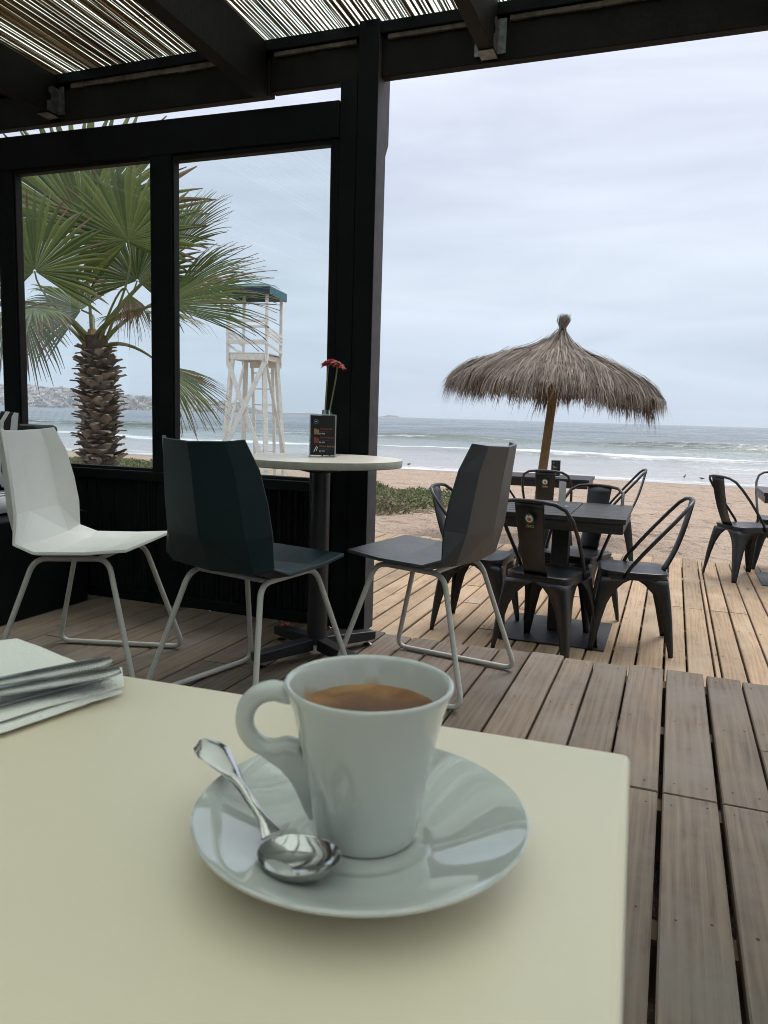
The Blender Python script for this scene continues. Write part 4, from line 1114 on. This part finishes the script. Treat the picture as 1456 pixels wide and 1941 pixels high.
# ------------------------------------------------------------------ lifeguard tower
def build_tower():
    T = thing('lifeguard_tower', 'tall white timber lifeguard tower with a teal canvas roof on the beach', 'lifeguard tower', (-4.40, 25.6, -1.24), -R(12))
    g = 0.0; fl = 4.02; rt = 6.14; hw = .66
    W = M['white']
    def piece(name, *bars, par=T):
        p = MB()
        for b in bars: p.bar(*b)
        return p.build(name, W, par, bevel=.006, seg=1)
    for sx in (-1, 1):
        for sy in (-1, 1):
            piece('cage_post', ((sx*hw, sy*hw, fl-.32), (sx*hw, sy*hw, rt-.08), .085, .085))
            piece('leg', ((sx*(hw-.12), sy*(hw-.1), fl-.02), (sx*(hw+.12), sy*(hw+.22), -.25), .15, .13))
    piece('floor_beam', ((-hw-.05, -hw+.06, fl-.10), (hw+.05, -hw+.06, fl-.10), .07, .20)); piece('floor_beam', ((-hw-.05, hw-.06, fl-.10), (hw+.05, hw-.06, fl-.10), .07, .20))
    piece('floor_beam', ((-hw+.10, -hw, fl-.11), (-hw+.10, hw, fl-.11), .07, .16)); piece('floor_beam', ((hw-.10, -hw, fl-.11), (hw-.10, hw, fl-.11), .07, .16))
    p = MB()
    for k in range(9): p.box(-hw-.04, hw+.04, -hw+.02+k*.145, -hw+.155+k*.145, fl+.001, fl+.03)
    p.build('floor', W, T)
    # rails: front and back horizontals, slanted slats at the sides
    for z, h in ((fl+1.02, .085), (fl+.84, .085), (fl+.36, .15)): piece('rail', ((-hw-.03, -hw-.055, z), (hw+.03, -hw-.055, z), .03, h))
    for sx in (-1, 1):
        for k, z in enumerate((fl+.83, fl+.71, fl+.59)): piece('side_slat', ((sx*(hw+.055), -hw, z), (sx*(hw+.055), hw, z-.22), .028, .075))
        piece('side_slat', ((sx*(hw+.055), -hw, fl+.30), (sx*(hw+.055), hw, fl+.10), .028, .09))
    # braces
    piece('brace', ((-hw+.02, -hw-.02, fl-.30), (hw+.13, -hw-.30, .30), .16, .03, (0, 1, 0))); piece('brace', ((hw-.04, -hw-.07, fl-.30), (-hw-.16, -hw-.36, .55), .16, .03, (0, 1, 0)))
    piece('brace', ((hw-.02, -hw+.05, fl-.35), (hw+.16, hw+.15, .5), .10, .03)); piece('brace', ((-hw+.02, hw-.05, fl-.35), (-hw-.14, -hw-.15, .5), .10, .03))
    for x in (-.36, .36): piece('ladder_stile', ((x, hw+.02, fl-.05), (x-.02, hw+.45, -.2), .10, .06))
    for k in range(7): z = .30+k*.53; piece('ladder_rung', ((-.36, hw+.42-.40*z/4, z), (.36, hw+.42-.40*z/4, z), .05, .045))
    piece('floor_beam', ((-.42, hw-.02, fl-.27), (.70, hw-.02, fl-.27), .06, .22))
    p = MB(); e = hw+.14
    P = [(-e, -e, rt-.30), (e, -e, rt-.30), (e, e, rt-.30), (-e, e, rt-.30)]; Q = [(x, y, rt-.05) for x, y, _ in P]; K = [(-.35, 0, rt+.17), (.35, 0, rt+.17)]
    i = [p.pt(q) for q in P+Q+K]
    for q, m in (((0, 1, 5, 4), 1), ((1, 2, 6, 5), 0), ((2, 3, 7, 6), 0), ((3, 0, 4, 7), 0), ((4, 5, 9, 8), 0), ((5, 6, 9), 0), ((6, 7, 8, 9), 0), ((7, 4, 8), 0)): p.face([i[k] for k in q], m)
    p.build('canvas_roof', [M['tealcloth'], M['navy']], T, solid=.012)
build_tower()

# ------------------------------------------------------------------ palm
def build_palm():
    B = Vector((-3.40, 9.0, -.62)); A = Vector((0, 0, 2.30))      # apex relative to base
    T = thing('fan_palm', 'young fan palm with a shaggy trunk outside the windows', 'palm', B)
    def rad(z): return .185+.03*math.sin(z*1.2)+(.02 if z < .8 else 0)-.05*max(0, (z-1.8)/.6)
    p = MB()
    p.tube([(0.04*math.sin(z*1.1), 0, z) for z in [-.2+.15*k for k in range(18)]], [rad(-.2+.15*k)*.80 for k in range(18)], 16)
    rr = random.Random(2); p.mi = 1
    N = 400
    for i in range(N):
        z = -.1+2.29*i/N; a = i*2.39996+rr.uniform(-.15, .15)
        r = rad(z)*.78; d = Vector((math.cos(a), math.sin(a), 0)); t = Vector((-math.sin(a), math.cos(a), 0))
        top = z/2.4
        L = rr.uniform(.08, .165)*(1.05 if top > .3 else .9); w = rr.uniform(.065, .095); up = rr.uniform(.35, .95); th = .016
        if top > .84: L *= .75; w *= .8
        c = Vector((0.04*math.sin(z*1.1), 0, z))
        lean = rr.uniform(-.3, .3)
        s0 = c+d*(r*.86); s1 = s0+d*(L*.50)+Vector((0, 0, L*up*.75)); s2 = s0+d*(L*1.0)+Vector((0, 0, L*(up*.75+rr.uniform(-.15, .35))))+t*(L*lean)
        sec = []
        for q, ww, cup in ((s0, w, .35), (s1, w*.78, .28), (s2, w*.34*rr.uniform(.6, 1.5), .1)):
            sec.append([q-t*ww-d*ww*cup, q-d*th+Vector((0, 0, .0)), q+t*ww-d*ww*cup, q+d*th+Vector((0, 0, -.015))])
        I = [[p.pt(x) for x in s_] for s_ in sec]
        for X1, X2 in zip(I[:-1], I[1:]):
            for k in range(4): p.face((X1[k], X1[(k+1) % 4], X2[(k+1) % 4], X2[k]))
        p.face(I[-1])
    p.build('trunk', [M['trunk'], M['boot']], T)
    def frond(hub, tip, nrm, Rb, span=115, seed=0, droop=.25, dead=.0, split=.60, bend=.1):
        r = random.Random(seed); hub, tip = Vector(hub), Vector(tip)
        y = (tip-hub).normalized(); n = Vector(nrm); n = (n-y*n.dot(y)).normalized(); x = y.cross(n)
        p = MB()
        st = Vector((r.uniform(-.06, .06), r.uniform(-.06, .06), r.uniform(-.25, .05)))+A
        mid = (st+hub)/2; out = (hub-st); L = out.length
        c1 = st+Vector((out.x*.25, out.y*.25, L*.34)); c2 = hub-y*L*.30
        path = bez(st, c1, c2, hub, 10)
        p.mi = 2
        p.tube(path, [.040-.026*(k/10)**.7 for k in range(11)], 7, flat=.55, up=n)
        p.mi = 3; p.tube([path[0]-Vector((0, 0, .12)), path[0], path[1]], [.05, .062, .040], 7)
        NS = 40
        for k in range(NS):
            th = R(-span+2*span*(k+.5)/NS); dth = R(2*span/NS)*.5
            d = y*math.cos(th)+x*math.sin(th); s = -y*math.sin(th)+x*math.cos(th)
            ell = 1-.20*abs(th/R(span))**2
            Rl = Rb*ell*r.uniform(.90, 1.06); sp = split*r.uniform(.85, 1.15)
            q = [.02, .28, sp, sp+(1-sp)*.45, sp+(1-sp)*.78, 1.0]
            wid = [.02*dth, .28*dth, sp*dth*1.0, sp*dth*.62, sp*dth*.34, 0.004]
            twist = r.uniform(-.25, .25); dr = droop*r.uniform(.6, 1.5); hook = r.uniform(.0, 1.0)
            bd = r.uniform(-.10, .10)
            I = []
            for j, (t, w) in enumerate(zip(q, wid)):
                tt = max(0, t-sp*.8)/(1-sp*.8)
                c = hub+d*(t*Rl)+s*(bd*tt*tt*Rl*.6)
                c += n*(bend*Rb*(t*math.cos(th))**2*-1) + n*(-.10*Rb*abs(math.sin(th))**2*t)
                c += Vector((0, 0, -1))*(dr*Rl*tt**2.2*(.35+.65*hook))
                w = w*Rl
                nn = (n*math.cos(twist*tt)+s*math.sin(twist*tt))
                ss = (s*math.cos(twist*tt)-n*math.sin(twist*tt))
                f = w*.55
                I.append((c-ss*w+nn*0, c+nn*f*(1 if k % 2 == 0 else .8), c+ss*w))
            dry = r.random() < dead
            J = [[p.pt(v) for v in row] for row in I]
            for j in range(5):
                mi = 1 if (dry and j > 0) or j >= (3 if r.random() < .5 else 4) else 0
                p.face((J[j][0], J[j][1], J[j+1][1], J[j+1][0]), mi); p.face((J[j][1], J[j][2], J[j+1][2], J[j+1][1]), mi)
            if r.random() < .35:      # fibre threads hanging from the splits
                b = I[2][2]; e = b+d*Rl*.22+Vector((r.uniform(-.1, .1), r.uniform(-.1, .1), -r.uniform(.05, .30)))
                m_ = (b+e)/2+d*.06; p.face([p.pt(b), p.pt(b+Vector((0, 0, .004))), p.pt(m_+Vector((0, 0, .004))), p.pt(m_)], 1); p.face([p.pt(m_), p.pt(m_+Vector((0, 0, .004))), p.pt(e)], 1)
        p.build('frond', [M['frond'], M['frondtip'], M['petiole'], M['sheath']], T)
    F = FRONDS
    for k, f in enumerate(F): frond(*f[:4], **dict(f[4], seed=k+1))
FRONDS = [
# hub, tip (relative to trunk base), blade normal, radius
 ((-.20, .30, 3.66), (-.24, .42, 5.0), (.12, -1, .10), 1.62, dict(span=112, droop=.03)),
 ((.47, -.20, 3.38), (.20, -.25, 4.30), (.0, -1, .30), .95, dict(span=125, droop=.10)),
 ((-.48, -.42, 2.98), (-.56, -.40, 3.95), (.0, -1, .10), .92, dict(span=128, droop=.10)),
 ((-.74, -.15, 2.62), (-.66, -.20, 1.80), (-.5, -.9, .3), .78, dict(span=95, droop=.25, dead=.15)),
 ((.74, .40, 3.38), (1.30, .45, 4.30), (-.65, -.75, .3), 1.02, dict(span=60, droop=.10, dead=.15)),
 ((.84, .35, 2.92), (1.85, .30, 3.50), (-.35, -.85, .45), 1.05, dict(span=48, droop=.15, dead=.1)),
 ((.88, -.45, 2.66), (2.25, -.45, 3.02), (.0, -.85, .55), 1.38, dict(span=34, droop=.12, dead=.1)),
 ((.86, -.30, 2.02), (1.48, -.35, 1.50), (.5, -.75, .5), .85, dict(span=46, droop=.16, dead=.15)),
 ((.52, -.35, 2.78), (.66, -.40, 2.30), (.3, -.8, .4), .40, dict(span=45, droop=.4, dead=.9)),
 ((.26, .75, 3.10), (.40, .95, 3.90), (.0, -1, .2), .95, dict(span=120, droop=.12)),
 ((-.42, .70, 2.72), (-1.0, .8, 2.95), (.2, -.8, .6), .95, dict(span=95, droop=.2)),
 ((-1.0, .05, 2.62), (-1.5, .1, 2.05), (-.5, -.6, .6), .9, dict(span=80, droop=.3, dead=.1)),
 ((.25, 1.0, 2.75), (.35, 1.9, 2.95), (0, -.2, 1), .95, dict(span=90, droop=.25)),
 ((-.35, -.75, 2.55), (-.55, -1.5, 2.35), (0, .2, 1), .80, dict(span=80, droop=.3, dead=.1)),
]
build_palm()

# ------------------------------------------------------------------ ground cover
def build_cover():
    rr = random.Random(9); p = MB()
    patches = [(-5.6, 15.6, 1.9, 2.2), (-5.0, 13.4, 1.0, 1.3), (-6.8, 16.6, 1.6, 1.6), (-8.5, 15, 2.2, 2.4), (-9, 12, 3, 3), (-13, 15, 4, 3.5), (-17, 20.5, 3.6, 3.2), (-20.5, 24, 3, 2.4), (-13.5, 19, 2.6, 1.6), (-6.5, 11.0, 2.0, 2.0), (-10, 9.5, 3, 2), (-22, 20, 4, 4), (-4.45, 15.9, .9, .8), (-5.0, 12.0, 1.1, 1.2), (-4.5, 13.9, .7, .9)]
    for pu, pv, ru, rv in patches:
        n = int(2600*ru*rv/ (1 if pv < 17 else 2)); n = min(n, 9000)
        for i in range(n):
            a = rr.uniform(0, 2*math.pi); q = math.sqrt(rr.random())
            u, v = pu+ru*q*math.cos(a), pv+rv*q*math.sin(a)
            d = noise.noise(Vector((u*1.1, v*1.1, 0)))
            if q > .80+.5*d or d < -.42: continue
            hgt = max(.03, (.24+.26*d)*(1-q*.6))*rr.random()
            z = sand_z(u, v)+.02+hgt
            c = Vector((u, v, z)); s = rr.uniform(.018, .05)*(1 if v < 17 else 1.5)
            dr = Vector((rr.uniform(-1, 1), rr.uniform(-1, 1), rr.uniform(.1, 1.1))).normalized(); sd = dr.orthogonal().normalized()
            sd = Matrix.Rotation(rr.uniform(0, 6.28), 3, dr) @ sd
            p.poly([c-dr*s-sd*s*.1, c-sd*s*.38, c+dr*s, c+sd*s*.38], 0 if rr.random() < (.85 if v > 13.0 else .35) else 1)
    for i in range(160):             # creeping runners at the sandy edge
        u, v = rr.uniform(-6.6, -4.0), rr.uniform(11.2, 14.0)
        if noise.noise(Vector((u*1.1, v*1.1, 0))) < -.1: continue
        a = rr.uniform(0, 6.28); pts = []
        for k in range(6): pts.append((u+.09*k*math.cos(a), v+.09*k*math.sin(a), sand_z(u, v)+.03+.03*math.sin(k*1.4+a))); a += rr.uniform(-.5, .5)
        p.mi = 1; p.tube(pts, .005, 4)
    o = p.build('ground_cover', [M['cover'], M['coverdry']]); o.rotation_euler.z = -AZ
    tag(o, 'low green and dry creeping plants on the sand', 'ground cover', kind='stuff')
build_cover()

# ------------------------------------------------------------------ shore birds, bench, bulb
def bird(label, loc, rz, up, dark):
    T = thing('shore_bird', label, 'bird', loc, rz, 'birds at the water edge')
    p = MB()
    if up:
        p.tube([(-.20, 0, .20), (-.10, 0, .21), (0, 0, .25), (.07, 0, .31), (.10, 0, .37), (.12, 0, .40), (.15, 0, .405), (.22, 0, .39)], [.01, .05, .075, .055, .035, .038, .03, .006], 10)
    else:
        p.tube([(-.24, 0, .17), (-.12, 0, .17), (0, 0, .18), (.10, 0, .20), (.15, 0, .21), (.19, 0, .205), (.24, 0, .195)], [.01, .055, .08, .06, .04, .034, .006], 10)
    T.scale = (.6, .6, .6)
    b = p.build('body', M['bird'] if dark else M['birdwhite'], T, smooth=180)
    for s in (-1, 1):
        p = MB(); p.tube([(0, s*.03, .18), (.01, s*.03, .09), (0, s*.03, .0), (.04, s*.03, 0)], .007, 6); p.build('leg', M['bird'], T)
    return T
bird('dark upright bird standing at the foam edge', S(.673, 44.0, SEA+.02), .4, True, True)
bird('dark low bird crouched at the foam edge, right of the upright bird', S(1.538, 43.9, SEA+.02), 2.6, False, True)
bird('dark bird alone at the foam edge near the black post', S(-14.66, 43.2, SEA+.02), .2, False, True)

def build_bench():
    u0, v0 = -3.15, 2.60
    T = thing('lounge_bench', 'black upholstered bench against the windows at the left edge', 'bench', S(u0, v0), -AZ)
    X = Matrix.Translation((-u0, -v0, 0))
    p = MB(X); p.box(-2.80, -2.53, 2.20, 2.82, .0, .43); p.build('side_panel', M['black'], T, bevel=.008)
    p = MB(X); p.box(-4.4, -2.801, 2.22, 2.84, .24, .40); p.build('seat_frame', M['black'], T, bevel=.01)
    p = MB(X); p.box(-4.4, -2.72, 2.72, 2.86, .43, .815); p.build('backrest', M['canvasdark'], T, bevel=.02)
    for (a, b, c, d, e, f, lab, name) in ((-3.6, -2.66, 2.20, 2.70, .432, .52, 'black and white striped seat cushion on the bench, behind the white chair', 'seat_cushion'),
                                     (-3.75, -2.775, 2.59, 2.715, .522, .880, 'black and white striped back cushion leaning on the bench', 'back_cushion')):
        p = MB(); w, dd, h = b-a, d-c, f-e
        n, m = 14, 5; V = lambda x, y, z: (x*w/2*(1-.02*(y*y+z*z)), y*dd/2*(.06+.94*math.sqrt(max(0, (1-x**6)*(1-z**4)))) if name == 'back_cushion' else y*dd/2*(.9+.1*(1-x**4)*(1-z**4)), h/2+z*h/2*(.80+.20*(1-x**4)*(1-y**4)) if name == 'seat_cushion' else h/2+z*h/2*(.94+.06*(1-x**4)))
        lin_ = lambda k, q: -1+2*k/q
        for sg in (-1, 1):
            p.grid([[V(lin_(i, n), sg, lin_(j, m)) for i in range(n+1)] for j in range(m+1)], flip=sg > 0)
            p.grid([[V(lin_(i, n), lin_(j, m), sg) for i in range(n+1)] for j in range(m+1)], flip=sg < 0)
            p.grid([[V(sg, lin_(i, m), lin_(j, m)) for i in range(m+1)] for j in range(m+1)], flip=sg < 0)
        o = p.build(name, M['stripe'], smooth=60)
        o.location = S((a+b)/2, (c+d)/2, e); o.rotation_euler = (R(-6) if name == 'back_cushion' else 0, 0, -AZ)
        tag(o, lab, 'cushion', 'striped cushions')
build_bench()
def build_bulb():
    c = Vector((-.036, 2.02, 1.965))
    T = thing('pendant_bulb', 'clear glass bulb hanging from the reed roof at the top edge', 'light bulb', c)
    p = MB(); p.lathe([(0, -.045), (.015, -.044), (.032, -.034), (.042, -.016), (.044, .0), (.038, .022), (.022, .045), (.014, .062), (.014, .075)], 28); p.build('glass_bulb', M['clear'], T, smooth=180)
    p = MB(); p.lathe([(0, .11), (.010, .11), (.018, .10), (.018, .072), (0, .072)], 18); p.build('bulb_socket', M['steelblk'], T, smooth=40)
    p = MB(); p.tube([(0, 0, .11), (0, 0, .44)], .003, 6); p.build('cord', M['steelblk'], T)
build_bulb()

# ------------------------------------------------------------------ air
def build_haze():
    p = MB(); p.box(-9600, 9600, -1200, 9800, -9.0, 175); o = p.build('haze', [])
    t = NT('sea_air'); v = t.new('ShaderNodeVolumePrincipled'); v.inputs['Color'].default_value = (.86, .93, 1, 1); v.inputs['Density'].default_value = .00011; v.inputs['Anisotropy'].default_value = .2
    t.link(v.outputs[0], t.out.inputs['Volume']); o.data.materials.append(t.mat); tag(o, kind='stuff'); o['label'] = 'thin sea haze over the bay'; o['category'] = 'haze'
USE_HAZE = True
if USE_HAZE: build_haze()

# ------------------------------------------------------------------ light
SUN_EL, SUN_AZ = R(58), R(38)       # azimuth clockwise from +Y
w = bpy.data.worlds.new('World'); scene.world = w; w.use_nodes = True
nt = w.node_tree; nt.nodes.clear()
def wn(typ, **kw):
    n = nt.nodes.new(typ)
    for k, v in kw.items(): setattr(n, k, v)
    return n
lk = nt.links.new
out = wn('ShaderNodeOutputWorld'); tc = wn('ShaderNodeTexCoord')
sky = wn('ShaderNodeTexSky', sky_type='NISHITA'); sky.sun_disc = False; sky.sun_elevation = SUN_EL; sky.sun_rotation = SUN_AZ; sky.air_density = 1.2; sky.dust_density = 3
bg1 = wn('ShaderNodeBackground'); bg1.inputs[1].default_value = .08; lk(sky.outputs[0], bg1.inputs[0])
sep = wn('ShaderNodeSeparateXYZ'); lk(tc.outputs['Generated'], sep.inputs[0])
rp = wn('ShaderNodeValToRGB'); e = rp.color_ramp.elements
stops = [(0.0, (.45, .535, .65)), (.06, (.465, .545, .65)), (.16, (.50, .555, .645)), (.34, (.545, .58, .67)), (.6, (.88, .91, .97)), (1.0, (1.62, 1.64, 1.68))]
while len(e) < len(stops): e.new(.5)
for k, (p_, c_) in enumerate(stops): e[k].position = p_; e[k].color = c_+(1,)
lk(sep.outputs[2], rp.inputs[0])
mp = wn('ShaderNodeMapping'); mp.inputs['Scale'].default_value = (1.3, 1.3, 7.5); lk(tc.outputs['Generated'], mp.inputs[0])
nz = wn('ShaderNodeTexNoise'); nz.inputs['Scale'].default_value = 1.9; nz.inputs['Detail'].default_value = 6; nz.inputs['Roughness'].default_value = .52; nz.inputs['Distortion'].default_value = .5; lk(mp.outputs[0], nz.inputs[0])
r2 = wn('ShaderNodeValToRGB'); r2.color_ramp.elements[0].position = .33; r2.color_ramp.elements[0].color = (.82, .835, .86, 1); r2.color_ramp.elements[1].position = .68; r2.color_ramp.elements[1].color = (1.08, 1.075, 1.06, 1); lk(nz.outputs[0], r2.inputs[0])
ml = wn('ShaderNodeMix', data_type='RGBA', blend_type='MULTIPLY'); ml.inputs[0].default_value = 1; lk(rp.outputs[0], ml.inputs[6]); lk(r2.outputs[0], ml.inputs[7])
bg2 = wn('ShaderNodeBackground'); bg2.inputs[1].default_value = 1.0; lk(ml.outputs[2], bg2.inputs[0])
mx = wn('ShaderNodeMixShader'); mx.inputs[0].default_value = .9; lk(bg1.outputs[0], mx.inputs[1]); lk(bg2.outputs[0], mx.inputs[2]); lk(mx.outputs[0], out.inputs[0])

sl = bpy.data.lights.new('sun', 'SUN'); sl.energy = 1.25; sl.angle = R(22); sl.color = (1, .96, .90)
so = bpy.data.objects.new('sun', sl); COL.objects.link(so)
dv = Vector((math.sin(SUN_AZ)*math.cos(SUN_EL), math.cos(SUN_AZ)*math.cos(SUN_EL), math.sin(SUN_EL)))
so.rotation_euler = dv.to_track_quat('Z', 'Y').to_euler(); so.location = dv*30

# ------------------------------------------------------------------ camera
cam = bpy.data.cameras.new('camera'); co = bpy.data.objects.new('camera', cam); COL.objects.link(co); scene.camera = co
cam.sensor_fit = 'VERTICAL'; cam.sensor_height = 24.0; cam.lens = 24.0*1450/1941; cam.clip_start = .02; cam.clip_end = 30000
pitch, roll = math.atan((970.5-789.5)/1450), math.atan(.029)
fw = Vector((0, math.cos(pitch), -math.sin(pitch))); up0 = Vector((0, math.sin(pitch), math.cos(pitch))); rt0 = Vector((1, 0, 0))
rt = rt0*math.cos(roll)+up0*math.sin(roll); up = up0*math.cos(roll)-rt0*math.sin(roll)
co.matrix_world = Matrix(((rt.x, up.x, -fw.x, 0), (rt.y, up.y, -fw.y, 0), (rt.z, up.z, -fw.z, .90), (0, 0, 0, 1)))
cam.dof.use_dof = True; cam.dof.focus_distance = 2.4; cam.dof.aperture_fstop = 19

# ------------------------------------------------------------------ output
scene.view_settings.view_transform = 'Standard'; scene.view_settings.look = 'None'; scene.view_settings.gamma = 1; scene.view_settings.exposure = 0.62
scene.render.engine = 'CYCLES'
cy = scene.cycles
cy.max_bounces = 10; cy.diffuse_bounces = 4; cy.glossy_bounces = 4; cy.transmission_bounces = 6; cy.transparent_max_bounces = 12; cy.volume_bounces = 0
cy.pixel_filter_type = 'BLACKMAN_HARRIS'; cy.filter_width = 1.0; cy.use_denoising = True; cy.sample_clamp_indirect = 6
cy.caustics_reflective = False; cy.caustics_refractive = False
bpy.context.view_layer.update()
